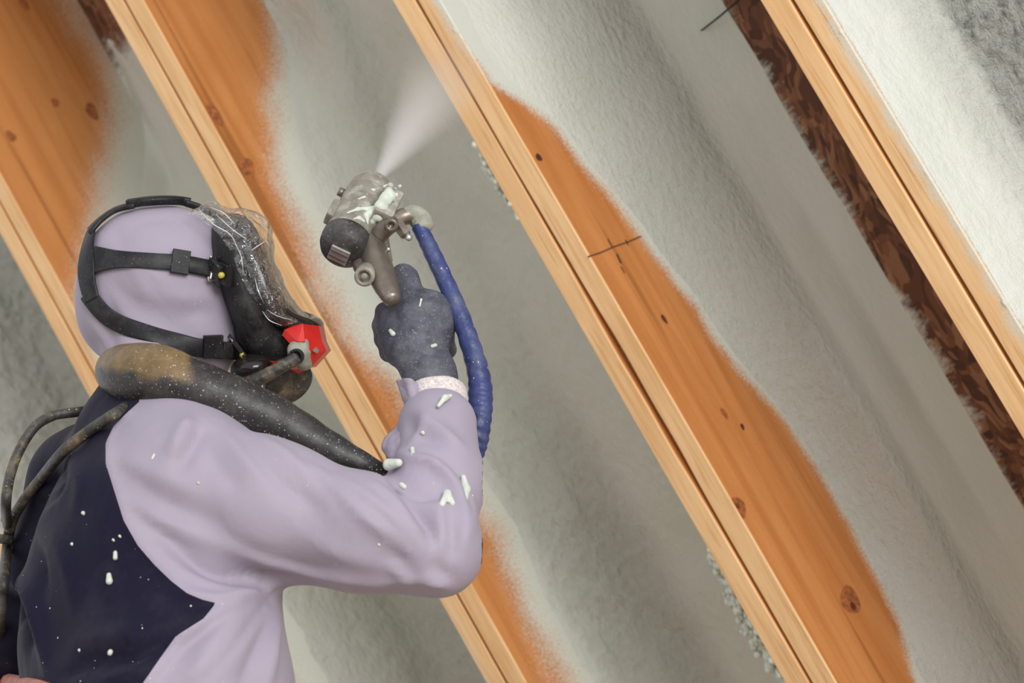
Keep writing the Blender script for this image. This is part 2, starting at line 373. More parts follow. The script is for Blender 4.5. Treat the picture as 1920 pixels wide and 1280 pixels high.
# ------------------------------------------------------------------ signed distance modelling
def cap(a, b, ra, rb): return ('cap', np.asarray(a), np.asarray(b), ra, rb)
def ell(c, r, ax=None): return ('ell', np.asarray(c), np.asarray(r, float), np.eye(3) if ax is None else np.asarray(ax))
def prim(p, s):
    if s[0] == 'cap':
        _, a, b, ra, rb = s; ab = b - a; t = np.clip(((p - a) @ ab) / (ab @ ab), 0, 1)
        return np.linalg.norm(p - a - t[:, None] * ab, axis=1) - (ra + (rb - ra) * t)
    _, c, r, ax = s; q = (p - c) @ ax.T
    k0 = np.linalg.norm(q / r, axis=1); k1 = np.linalg.norm(q / r ** 2, axis=1) + 1e-9
    return k0 * (k0 - 1) / k1
def smin(a, b, k):
    h = np.clip(0.5 + 0.5 * (b - a) / k, 0, 1); return b * (1 - h) + a * h - k * h * (1 - h)
def field(groups):
    """groups: list of (k_inside, k_join, [prims])"""
    def fn(p):
        p = np.asarray(p, float); d = None
        for ki, kj, prs in groups:
            g = None
            for s in prs:
                e = prim(p, s); g = e if g is None else smin(g, e, ki)
            d = g if d is None else smin(d, g, kj)
        return d
    return fn
def grad(fn, p, e=1e-3):
    g = np.stack([fn(p + e * np.eye(3)[i]) - fn(p - e * np.eye(3)[i]) for i in range(3)], -1)
    return g / (np.linalg.norm(g, axis=1)[:, None] + 1e-12)
def surface(fn, lo, hi, h):
    """sparse surface nets, vertices pulled onto the exact surface"""
    B = 4; lo = np.asarray(lo, float); nb = np.ceil((np.asarray(hi) - lo) / (h * B)).astype(int)
    cc = [lo[i] + (np.arange(nb[i]) + 0.5) * h * B for i in range(3)]
    g = np.stack(np.meshgrid(*cc, indexing='ij'), -1).reshape(-1, 3)
    dc = fn(g); near = np.abs(dc) < h * B * 1.25
    V = np.repeat(np.repeat(np.repeat(dc.reshape(nb), B, 0), B, 1), B, 2).astype(np.float32)
    off = np.stack(np.meshgrid(*[np.arange(B)] * 3, indexing='ij'), -1).reshape(-1, 3)
    bi = np.stack(np.unravel_index(np.nonzero(near)[0], nb), -1) * B
    idx = (bi[:, None] + off[None]).reshape(-1, 3)
    V[idx[:, 0], idx[:, 1], idx[:, 2]] = fn(lo + (idx + 0.5) * h)
    S = V < 0
    n = S[:-1, :-1, :-1].astype(np.int8)
    n = sum(S[a:S.shape[0] - 1 + a, b:S.shape[1] - 1 + b, c:S.shape[2] - 1 + c].astype(np.int8) for a in (0, 1) for b in (0, 1) for c in (0, 1))
    act = (n > 0) & (n < 8); ci = np.argwhere(act)
    idm = -np.ones(act.shape, np.int64); idm[act] = np.arange(len(ci))
    acc = np.zeros((len(ci), 3)); cnt = np.zeros(len(ci))
    cor = [(a, b, c) for a in (0, 1) for b in (0, 1) for c in (0, 1)]
    for A in cor:
        for k in range(3):
            if A[k] == 0:
                Bc = list(A); Bc[k] = 1
                va = V[ci[:, 0] + A[0], ci[:, 1] + A[1], ci[:, 2] + A[2]]; vb = V[ci[:, 0] + Bc[0], ci[:, 1] + Bc[1], ci[:, 2] + Bc[2]]
                cr = (va < 0) != (vb < 0); t = np.where(cr, va / np.where(cr, va - vb, 1), 0)
                pt = np.array(A)[None] + t[:, None] * (np.arange(3) == k)[None]
                acc += np.where(cr[:, None], pt, 0); cnt += cr
    v = lo + (ci + acc / cnt[:, None] + 0.5) * h
    fs = []
    for k in range(3):
        sl0 = [slice(None)] * 3; sl1 = [slice(None)] * 3; sl0[k] = slice(None, -1); sl1[k] = slice(1, None)
        a = S[tuple(sl0)]; b = S[tuple(sl1)]; e = np.argwhere(a != b)
        o1, o2 = [(1, 2), (2, 0), (0, 1)][k]
        e = e[(e[:, o1] > 0) & (e[:, o2] > 0) & (e[:, o1] < act.shape[o1]) & (e[:, o2] < act.shape[o2]) & (e[:, k] < act.shape[k])]
        d1 = np.eye(3, dtype=int)[o1]; d2 = np.eye(3, dtype=int)[o2]
        q = np.stack([idm[tuple((e - d1 - d2).T)], idm[tuple((e - d2).T)], idm[tuple(e.T)], idm[tuple((e - d1).T)]], -1)
        fl = a[tuple(e.T)]
        q = np.where(fl[:, None], q, q[:, ::-1]); fs.append(q)
    f = np.vstack(fs); f = f[(f >= 0).all(1)]
    for _ in range(2):
        v = v - np.clip(fn(v), -h, h)[:, None] * grad(fn, v, h * 0.3)
    return v, f
def march(fn, pts, t0=2.2, t1=3.3):
    """where the sight lines of photo pixels first meet the surface (or pass closest)"""
    pts = np.asarray(pts, float); d = np.stack([(pts[:, 0] - 960) / F_PX, (640 - pts[:, 1]) / F_PX, -np.ones(len(pts))], -1)
    L = np.linalg.norm(d, axis=1); t = np.full(len(pts), t0); best = np.full(len(pts), 9.0); bt = t.copy(); done = np.zeros(len(pts), bool)
    for _ in range(90):
        e = fn(d * t[:, None]); up = (e < best) & ~done; best[up] = e[up]; bt[up] = t[up]
        done |= e < 4e-4; t = np.where(done, t, np.minimum(t + np.maximum(e, 3e-4) / L * 0.8, t1))
    p = d * bt[:, None]; return p, grad(fn, p)

# =================================================================== SETTING: roof
DEPTH = 0.425; S0, S1 = -2.0, 1.75
def interp(tab):
    t = np.array(tab, float); return lambda s: np.interp(s, t[:, 0], t[:, 1])
# depth at which the spray coat begins on the right-hand face of each rafter (roof metres, measured along the slope)
COAT = {0: interp([(-2, .0), (2, .0)]),
        1: interp([(-2, -.02), (-.50, -.015), (-.42, .005), (-.36, .06), (-.31, .094), (-.225, .111), (-.134, .141), (-.026, .156), (.054, .18), (.127, .18), (.207, .204), (.30, .235), (.397, .245), (.5, .246), (.6, .235), (.68, .226), (.78, .18), (1.75, .16)]),
        2: interp([(-2, .36), (-.92, .298), (-.81, .236), (-.71, .15), (-.615, .10), (-.52, .065), (-.44, .05), (-.32, .045), (-.2, .05), (-.08, .075), (.22, .115), (.336, .08), (.5, .08), (1.75, .08)]),
        3: interp([(-2, .43), (-1.12, .41), (-.99, .346), (-.87, .231), (-.77, .148), (-.70, .081), (-.64, .016), (-.5, .0), (1.75, .0)]),
        4: interp([(-2, .0), (1.75, .0)])}
SOFT = {0: .02, 1: .03, 2: .085, 3: .12, 4: .06}
def ply_mesh(k, side):
    x0, x1 = (-0.0455, -0.0013) if side < 0 else (0.0013, 0.0455); bev = 0.0022
    loop = [(x0, DEPTH), (x0, .28), (x0, .14), (x0, .05), (x0, bev)]
    loop += [(x0 + bev, 0)] + [(x0 + bev + (x1 - x0 - 2 * bev) * i / 4, 0) for i in range(1, 4)] + [(x1 - bev, 0)]
    loop += [(x1, bev + (DEPTH - bev) * i / 46) for i in range(47)]
    loop = np.array(loop); nl = len(loop); ns = 300
    s = np.linspace(S0, S1, ns)
    V = np.zeros((ns, nl, 3)); V[..., 0] = loop[None, :, 0]; V[..., 1] = s[:, None]; V[..., 2] = loop[None, :, 1]
    inner = np.isclose(loop[:, 0], x1 if side < 0 else x0, atol=bev * 1.2)
    wob = (0.0015 + 0.0016 * vnoise(np.stack([s * 5, s * 0 + k, s * 0], -1), 1, 5)) * (1.0 + 0.0 * s)
    if k == 1: wob = wob + 0.004 * np.exp(-((s - 0.08) / 0.10) ** 2) + 0.003 * np.exp(-((s - 0.25) / 0.07) ** 2)
    V[:, inner, 0] += (-1 if side < 0 else 1) * np.clip(wob, 0, 1)[:, None] * np.exp(-loop[inner, 1] / 0.05)[None]
    V[..., 2] += 0.0012 * vnoise(np.stack([V[..., 1] * 2.2, V[..., 0] * 0 + k * 3 + side, V[..., 0] * 0], -1)) * (loop[None, :, 1] < 0.01)
    sp = np.zeros((ns, nl))
    pp = np.stack([V[..., 0] * 0 + k * 5, V[..., 1], V[..., 2]], -1)
    if side > 0:
        dz = V[..., 2] - COAT[k](V[..., 1]) + 0.035 * fbm(pp * np.array([1, 1, 1]), 9, 4, 3) * (SOFT[k] > .05) + 0.010 * fbm(pp * np.array([1, .4, 1]), 60, 3, 8)
        sp = sstep(-SOFT[k], SOFT[k], dz)
        on_edge = (loop[:, 1] < 1e-6)[None]
        if k == 0: sp = np.where(on_edge, 0.80 * sstep(x0 + .012, x1 + .006, V[..., 0] + 0.014 * fbm(pp, 40, 3, 2)), np.maximum(sp, 0.6))
        elif k == 3: sp = np.where(on_edge, 0.75 * sstep(-.72, -.45, V[..., 1]) * sstep(x0, x1, V[..., 0]), sp)
        elif k == 1: sp = np.where(on_edge, 0.95 * sstep(-.38, -.60, V[..., 1]) * sstep(x0 + .012, x1, V[..., 0] + 0.008 * fbm(pp, 30, 3, 2)), sp)
        else: sp = np.where(on_edge, 0.15 * sstep(x1 - .012, x1, V[..., 0]) * (vnoise(pp, 6, 3) > 0), sp)
    else:
        sp = np.where((loop[:, 1] > .02)[None], 0.8, 0.0) * np.ones_like(sp)
        if k == 2: sp = np.where((loop[:, 1] < 1e-6)[None], 0.35 * sstep(.1, .4, V[..., 1]) * sstep(x1, x0, V[..., 0]), sp)
    f = grid_faces(ns, nl).tolist()
    col = np.tile(np.arange(nl - 1), ns - 1); mi = np.where((col >= 4) & (col <= 9), 0, 1)
    a = [i * nl for i in range(ns)]; 
    top = [[i * nl + nl - 1, (i + 1) * nl + nl - 1, (i + 1) * nl, i * nl] for i in range(ns - 1)]
    f += top + [list(range(nl))[::-1], [(ns - 1) * nl + j for j in range(nl)]]; f = [q[::-1] for q in f]
    mi = np.concatenate([mi, np.ones(len(top) + 2, int)])
    return V.reshape(-1, 3), f, mi, sp.ravel()
RLAB = {0: 'double roof rafter nearest the right edge, its right ply dusted with foam',
        1: 'long double roof rafter crossing mid-picture with a pencil line on its orange side',
        2: 'double roof rafter running behind the mask, raised forearm and elbow',
        3: 'double roof rafter at far left with the dark orange knotted side',
        4: 'double roof rafter mostly hidden behind the worker at lower left'}
RAFT = {}
for k in range(5):
    e = empty('roof_rafter', mat4=roof_matrix(-0.61 * k)); tag(e, RLAB[k], 'rafter', 'roof rafters'); RAFT[k] = e
    for side in (-1, 1):
        v, f, mi, sp = ply_mesh(k, side)
        link('ply', v, f, None, e, False, {'spray': sp}, ['wood_edge', 'wood_face'], mi, local=True)

def px_roof(x, y, ax, val):
    """photo pixel -> point on a roof-frame plane"""
    d = RA.T @ np.array([(x - 960) / F_PX, (640 - y) / F_PX, -1]); o = -RA.T @ RO
    return o + (val - o[ax]) / d[ax] * d
def knot(k, x, y, ry, rz, mat='knot'):
    """flat knot set in the right-hand face of rafter k"""
    c = px_roof(x, y, 0, -0.61 * k + 0.0455); nk = 28; th = np.linspace(0, 2 * np.pi, nk, endpoint=False)
    wob = 1 + 0.12 * np.sin(th * 2 + x) + 0.07 * np.sin(th * 3 + y)
    ring = np.stack([np.full(nk, 0.0455 + 0.0004), c[1] + ry * np.cos(th) * wob, c[2] + rz * np.sin(th) * wob], -1)
    ring[:, 2] = np.maximum(ring[:, 2], 0.0028)
    base = ring.copy(); base[:, 0] -= 0.002
    link('knot', np.vstack([base, ring]), grid_faces(2, nk, True).tolist() + [list(range(nk, 2 * nk))], mat, RAFT[k], False, local=True)
for a in ((2, 403, 215, .022, .014), (2, 462, 315, .02, .02), (3, 20, 255, .012, .012), (3, 172, 208, .020, .016), (3, 103, 192, .010, .010),
          (1, 1010, 295, .008, .006, 'knot_dark'), (1, 1245, 598, .008, .005, 'knot_dark'), (1, 1594, 1125, .026, .022), (1, 1600, 1138, .009, .006, 'knot_dark'),
          (1, 1385, 952, .018, .018), (1, 1382, 948, .006, .004, 'knot_dark'), (1, 1392, 800, .006, .004, 'knot_dark'), (3, 45, 8, .015, .012), (1, 1358, 775, .010, .006)): knot(*a)
def pencil(k, pts, wd=0.0011):
    ps = np.array([px_roof(x, y, 0, -0.61 * k + 0.0455) for x, y in pts]); ps[:, 0] = 0.0455 + 0.0006
    parts = []
    for a, b in zip(ps[:-1], ps[1:]):
        d = unit(b - a); n = np.cross(d, [1, 0, 0]); q = [a - n * wd, b - n * wd, b + n * wd, a + n * wd]
        lo = [x - np.array([0.002, 0, 0]) for x in q]
        parts.append((np.array(q + lo), [[0, 1, 2, 3], [4, 7, 6, 5], [0, 4, 5, 1], [1, 5, 6, 2], [2, 6, 7, 3], [3, 7, 4, 0]]))
    v, f = join(parts); link('pencil_mark', v, f, 'pencil', RAFT[k], False, local=True)
pencil(1, [(1103, 481), (1125, 474), (1150, 463), (1176, 454), (1202, 443)])
pencil(1, [(1139, 448), (1147, 462)]); pencil(1, [(1172, 449), (1178, 460)])
pencil(1, [(1156, 476), (1164, 494)], .002); pencil(1, [(1164, 500), (1171, 512)])

# roof deck
ceil_e = empty('ceiling', mat4=roof_matrix(0, 0, DEPTH)); tag(ceil_e, 'strand board roof deck above the rafters', None, None, 'structure')
seams = [S0, -1.585, -0.365, 0.855, S1]
for a, b in zip(seams[:-1], seams[1:]):
    xs = np.arange(-3.3, 0.75, 0.015); ys = np.linspace(a + .0015, b - .0015, max(4, int((b - a) / 0.015)))
    X, Y = np.meshgrid(xs, ys, indexing='ij'); pp = np.stack([X, Y, X * 0], -1)
    sp = sstep(-.325, -.415, X + 0.030 * fbm(pp, 22, 4, 1)) * (X > -.6) + (X > 0) + (X < -.6) * (X > -1.23)
    sp = np.where(X < -1.23, sstep(-1.28, -1.0, Y + .1 * fbm(pp, 8, 3, 4)), sp)
    sp = np.maximum(sp, (X < -1.8) * 1.0)
    v = np.stack([X, Y, X * 0], -1).reshape(-1, 3); nv = len(v); f = grid_faces(len(xs), len(ys)).tolist()
    v2 = v + np.array([0, 0, 0.015])
    f2 = [[i + nv for i in q] for q in grid_faces(len(xs), len(ys))[:, ::-1].tolist()]
    link('sheathing_panel', np.vstack([v, v2]), f + f2, 'strand_board', ceil_e, False, {'spray': np.concatenate([sp.ravel()] * 2)}, local=True)

# spray foam, one fill for every bay: profile across the bay at each station along the slope
def foam_bay(label, k, prof, nq=150, ns=640, amp=(0.006, 0.0028, 0.0012), seed=0, rough=None, start=None, extra=None):
    s = np.linspace(S0 + .02, S1 - .02, ns); x0 = -0.61 * k + 0.0455
    V = np.zeros((ns, nq, 3))
    for i, si in enumerate(s):
        z0 = start(si)
        pr = np.array(prof(si, z0), float)
        d = np.concatenate([[0], np.cumsum(np.linalg.norm(np.diff(pr, axis=0), axis=1))]); t = np.linspace(0, d[-1], nq)
        V[i, :, 0] = np.interp(t, d, pr[:, 0]) + x0; V[i, :, 2] = np.interp(t, d, pr[:, 1]); V[i, :, 1] = si
    for _ in range(25): V[1:-1] = 0.5 * V[1:-1] + 0.25 * (V[:-2] + V[2:])
    for _ in range(14): V[:, 1:-1] = 0.5 * V[:, 1:-1] + 0.25 * (V[:, :-2] + V[:, 2:])
    n = np.zeros_like(V); dq = np.gradient(V, axis=1); n[..., 0] = dq[..., 2]; n[..., 2] = -dq[..., 0]
    n /= np.linalg.norm(n, axis=-1)[..., None] + 1e-9
    rg = rough(V) if rough else np.ones(V.shape[:2])
    st = V * np.array([1, 0.55, 1])
    dsp = amp[0] * fbm(st, 9, 2, seed) + amp[1] * rg * fbm(st, 34, 2, seed + 3) + amp[2] * rg * (np.abs(vnoise(V, 85, seed + 6)) * 2 - .6)
    fade = np.clip(np.arange(nq) / 8.0, 0, 1)[None]
    dsp = dsp * fade
    if extra: dsp = dsp + extra(V)
    V = V + n * dsp[..., None]
    # ragged leading edge
    e = np.exp(-np.arange(nq) / 6.0)[None]
    jag = 0.010 * fbm(np.stack([V[..., 1] * 1.0, V[..., 0] * 0, V[..., 0] * 0 + k], -1), 40, 3, seed + 9)
    V[..., 2] += e * jag
    # thin backing so the fill is a solid body
    o = link('spray_foam', V.reshape(-1, 3) - np.array([x0, 0, 0]), grid_faces(ns, nq)[:, ::-1], 'foam', None, True, {'rough': rg.ravel()}, local=True, mat4=roof_matrix(x0))
    sd = o.modifiers.new('body', 'SOLIDIFY'); sd.thickness = 0.004; sd.offset = -1
    return tag(o, label, 'foam', 'spray foam fills')

# bay right of the mid rafter
def prof_d(s, z):
    c = 0.090 + 0.008 * math.sin(s * 5)
    D_ = .312 - z
    return [(-.004, z), (.000, z + .12 * D_), (.012, z + .30 * D_), (.040, z + .58 * D_), (c, .312), (c + .012, .338), (c + .035, .365), (.150, .392), (.185, .415), (.21, .432)]
foam_bay('smooth pale foam between the mid rafter and the right rafter, brown deck showing beside it', 1, prof_d, start=lambda s: max(.003, float(COAT[1](s)) + .004), amp=(.004, .0016, .0006), seed=1,
         rough=lambda V: 0.10 + 0.75 * sstep(-.455, -.48, V[..., 0]) * sstep(.02, .20, V[..., 2]))
# bay between rafter behind the worker and the mid rafter: being sprayed now
def prof_c(s, z):
    wv = 0.006 * math.sin(s * 7.3) + 0.004 * math.sin(s * 17)
    th = np.interp(s, [-1.2, -.85, -.72, -.575, -.07, .12, .24, .39, .52, .62, 1.0], [.13, .105, .08, .05, .03, .04, .055, .045, .05, .075, .08])
    dk = np.interp(s, [-1.2, -.85, -.5, .2, 1.0], [.37, .355, .325, .31, .30])
    D_ = max(.012, dk - .055 - z)
    return [(-.004, z), (-.001, z + .18 * D_), (.004, z + .40 * D_), (th * .42, z + .72 * D_), (th + .010 + wv, z + D_), (th + .035 + wv, max(z + D_, dk - .020)), (max(.15, th + .06), dk + .004), (.30, dk + .002), (.42, dk - .03), (.485, dk - .10), (.508, .18), (.516, .09), (.5185, .03)]
foam_bay('freshly sprayed foam in the bay behind the spray gun', 2, prof_c, start=lambda s: min(.285, float(COAT[2](s)) + .05), amp=(.009, .0055, .0026), seed=2,
         rough=lambda V: 0.42 + (0.15 + 0.60 * sstep(-.2, .35, V[..., 1])) * sstep(.13, .22, V[..., 2]) * sstep(-.98, -1.08, V[..., 0]))
FC = [p for p in bpy.data.objects if p.get('label', '').startswith('freshly sprayed')][0]
# froth squeezed out along the lower left arris of the mid rafter
for (sa, sb, n_, sz) in ((.42, .74, 190, 1.35), (-.36, -.20, 40, .7)):
    pr_ = []
    for _ in range(n_):
        u = random.random(); ss = sa + (sb - sa) * u; wd_ = (.006 + .032 * math.sin(math.pi * min(1, u * 1.15)) ** 1.2) * sz
        x_ = -.0455 - random.random() ** 1.3 * wd_; z_ = .004 + (-.0455 - x_) * .5 + random.uniform(0, .008); r_ = random.uniform(.003, .0075)
        c_ = np.array([x_ + 1.22 - .0455 - .61, ss, z_]); pr_.append(cap(c_, c_ + np.array([-.002, random.uniform(-.004, .004), .006]), r_, r_))
    lo_ = np.min([q[1] for q in pr_], 0) - .012; hi_ = np.max([q[1] for q in pr_], 0) + .018
    v, f = surface(field([(.0018, .002, pr_)]), lo_, hi_, .0019); link('froth', v, f, 'foam_crust', FC, True, local=True)
# bay above the head
def prof_b(s, z):
    dk = np.interp(s, [-1.3, -1.02, -.6, .2, 1.0], [.445, .432, .385, .36, .35])
    th = np.interp(s, [-1.3, -.9, -.3], [.004, .02, .05])
    zz = min(z, dk - .005)
    return [(-.004, zz), (-.001, min(zz + .03, dk - .004)), (.005 + th * .3, min(zz + .12, dk - .003)), (th + .01, dk - .02), (th + .05, dk), (.30, dk), (.47, dk - .04), (.505, .25), (.5185, .10)]
foam_bay('thin grey-green foam in the bay above the hooded head', 3, prof_b, start=lambda s: float(COAT[3](s)) + .09, amp=(.005, .005, .0025), seed=3, rough=lambda V: 0.2 + 0.6 * sstep(-.7, .2, V[..., 1]))
# bay left of the far-left rafter
foam_bay('rough foam at the lower left behind the air hoses', 4, lambda s, z: [(.0005, z), (.02, .2), (.07, .30), (.16, .335), (.33, .335), (.46, .30), (.505, .2), (.5185, .05)], start=lambda s: .02, amp=(.010, .010, .005), seed=4)
# bay right of the right rafter
def prof_e(s, z):
    return [(-.003, .002), (.004, .014), (.022, .052), (.043, .103), (.063, .148), (.070, .168), (.085, .178), (.12, .180), (.20, .175), (.36, .165), (.48, .13), (.5185, .03)]
foam_bay('bright bubbly foam filling the bay at the top right corner', 0, prof_e, start=lambda s: .01, amp=(.005, .003, .0045), seed=5,
         rough=lambda V: 0.25 + 0.45 * sstep(.07, .10, V[..., 0]) + 1.2 * sstep(.108, .125, V[..., 0]))
# the open joint between two deck boards shows through the thin coat
fa = [p for p in bpy.data.objects if p.get('label', '').startswith('smooth pale foam')][0]
ja = np.array([px_roof(1300, 68, 2, .392), px_roof(1345, 34, 2, .396), px_roof(1392, -6, 2, .405)]) + np.array([0.61 - 0.0455, 0, 0])
v, f = tube(ja, [.0010, .0018, .0018], 14, 6); link('board_joint', v, f, 'shadow_gap', fa, True, local=True)
for (x, y, r) in ((1705, 972, 13), (1815, 1197, 10)):
    c = px_roof(x, y, 2, .33) + np.array([0.61 - 0.0455, 0, 0]); th = np.linspace(1.9, 4.6, 9)
    # dark crescents painted in for the shade at foam bubbles
    e1, e2 = RA.T @ np.array([1, 0, 0]), RA.T @ np.array([0, 1, 0])
    rr = px(r, 3.6); ring = np.array([c + rr * (math.cos(t) * e1 * .7 + math.sin(t) * e2 * 1.2) for t in th])
    v, f = tube(ring, [.0006] + [.002] * 7 + [.0006], 24, 6); link('blister_shade', v, f, 'shadow_gap', fa, True, local=True)
# staple stub
ja = np.array([px_roof(1487, 580, 2, .345), px_roof(1506, 571, 2, .335)]) + np.array([0.61 - 0.0455, 0, 0])
v, f = tube(ja, [.003, .0035], 4, 6); link('twig_stub', v, f, 'tape_overspray', fa, True, local=True)

# floor under the worker
FZ = 1.40
v = np.array([[x, y, z] for z in (FZ - .03, FZ) for x, y in ((-3, .8), (3, .8), (3, 5.5), (-3, 5.5))], float)
fo = link('floor', v, [[0, 3, 2, 1], [4, 5, 6, 7], [0, 1, 5, 4], [1, 2, 6, 5], [2, 3, 7, 6], [3, 0, 4, 7]], 'plywood', None, False, local=True)
tag(fo, 'plywood floor the worker stands on', None, None, 'structure')

# =================================================================== PERSON
SR = P(362, 905, 2.50); SL = P(160, 905, 2.76); SM = (SR + SL) / 2
PEL = np.array([-0.405, -0.587, -2.363])
UP = np.array([0, math.cos(PITCH), -math.sin(PITCH)])
Lx = unit(SL - SR); Ux = unit(SM - PEL); Ux = unit(Ux - Lx * (Ux @ Lx)); Fx = np.cross(Ux, Lx) * 1.0
if Fx[0] < 0: Fx = -Fx
BAX = np.stack([Lx, Ux, Fx])
def ax2(ang):
    """image-plane axes turned clockwise by ang degrees"""
    a = math.radians(ang); return np.array([[math.cos(a), -math.sin(a), 0], [math.sin(a), math.cos(a), 0], [0, 0, 1]])
ZH = 2.75
headp = [ell(P(305, 532, ZH), (px(146, ZH), px(146, ZH), .080)), ell(P(264, 524, ZH), (px(110, ZH), px(122, ZH), .076)), ell(P(240, 590, ZH), (px(90, ZH), px(95, ZH), .068)),
         ell(P(378, 625, ZH), (px(72, ZH), px(98, ZH), .062)), cap(P(285, 640, 2.73), P(262, 800, 2.64), px(70, ZH), px(85, ZH))]
torso = [ell(SM + (PEL - SM) * .30 + Fx * .015, (.185, .25, .145), BAX), ell(SM + (PEL - SM) * .72 + Fx * .02, (.175, .24, .150), BAX), ell(PEL, (.18, .18, .15), BAX),
         cap(SR, SM + Ux * .05, .070, .075), cap(SL, SM + Ux * .05, .060, .075)]
EL = P(822, 1036, 2.44)
arm = [cap(SR, P(500, 958, 2.48), px(122, 2.5), px(124, 2.48)), cap(P(500, 958, 2.48), P(690, 1000, 2.45), px(124, 2.48), px(100, 2.45)), cap(P(690, 1000, 2.45), EL, px(100, 2.45), px(68, 2.45)),
       cap(EL, P(822, 900, 2.52), px(70, 2.45), px(76, 2.52)), cap(P(822, 900, 2.52), P(820, 800, 2.575), px(76, 2.52), px(60, 2.575)), cap(P(820, 800, 2.575), P(821, 808, 2.572), px(59, 2.575), px(54, 2.6))]
LE = P(40, 1210, 2.82); LW = P(300, 1330, 2.84)
arm_l = [cap(SL, LE, .068, .055), cap(LE, LW, .055, .042)]
HR, HL = PEL - Lx * .09, PEL + Lx * .09
def foot(h): return h - UP * ((W(h)[2] - FZ) - .09)
legs = []
for h in (HR, HL):
    ft = foot(h); kn = (h + ft) / 2 + Fx * .03
    legs += [cap(h, kn, .098, .075), cap(kn, ft, .075, .062)]
BODY = field([(.035, .03, torso), (.04, .022, arm), (.03, .04, arm_l), (.04, .06, legs), (.025, .025, headp)])
bv, bf = surface(BODY, (-0.80, -1.62, -3.05), (-0.05, 0.24, -1.62), 0.0052)

pe = empty('person', loc=W((foot(HR) + foot(HL)) / 2 - UP * .09))
tag(pe, 'worker in lavender hooded coveralls with a navy back panel, right arm raised to spray', 'person')

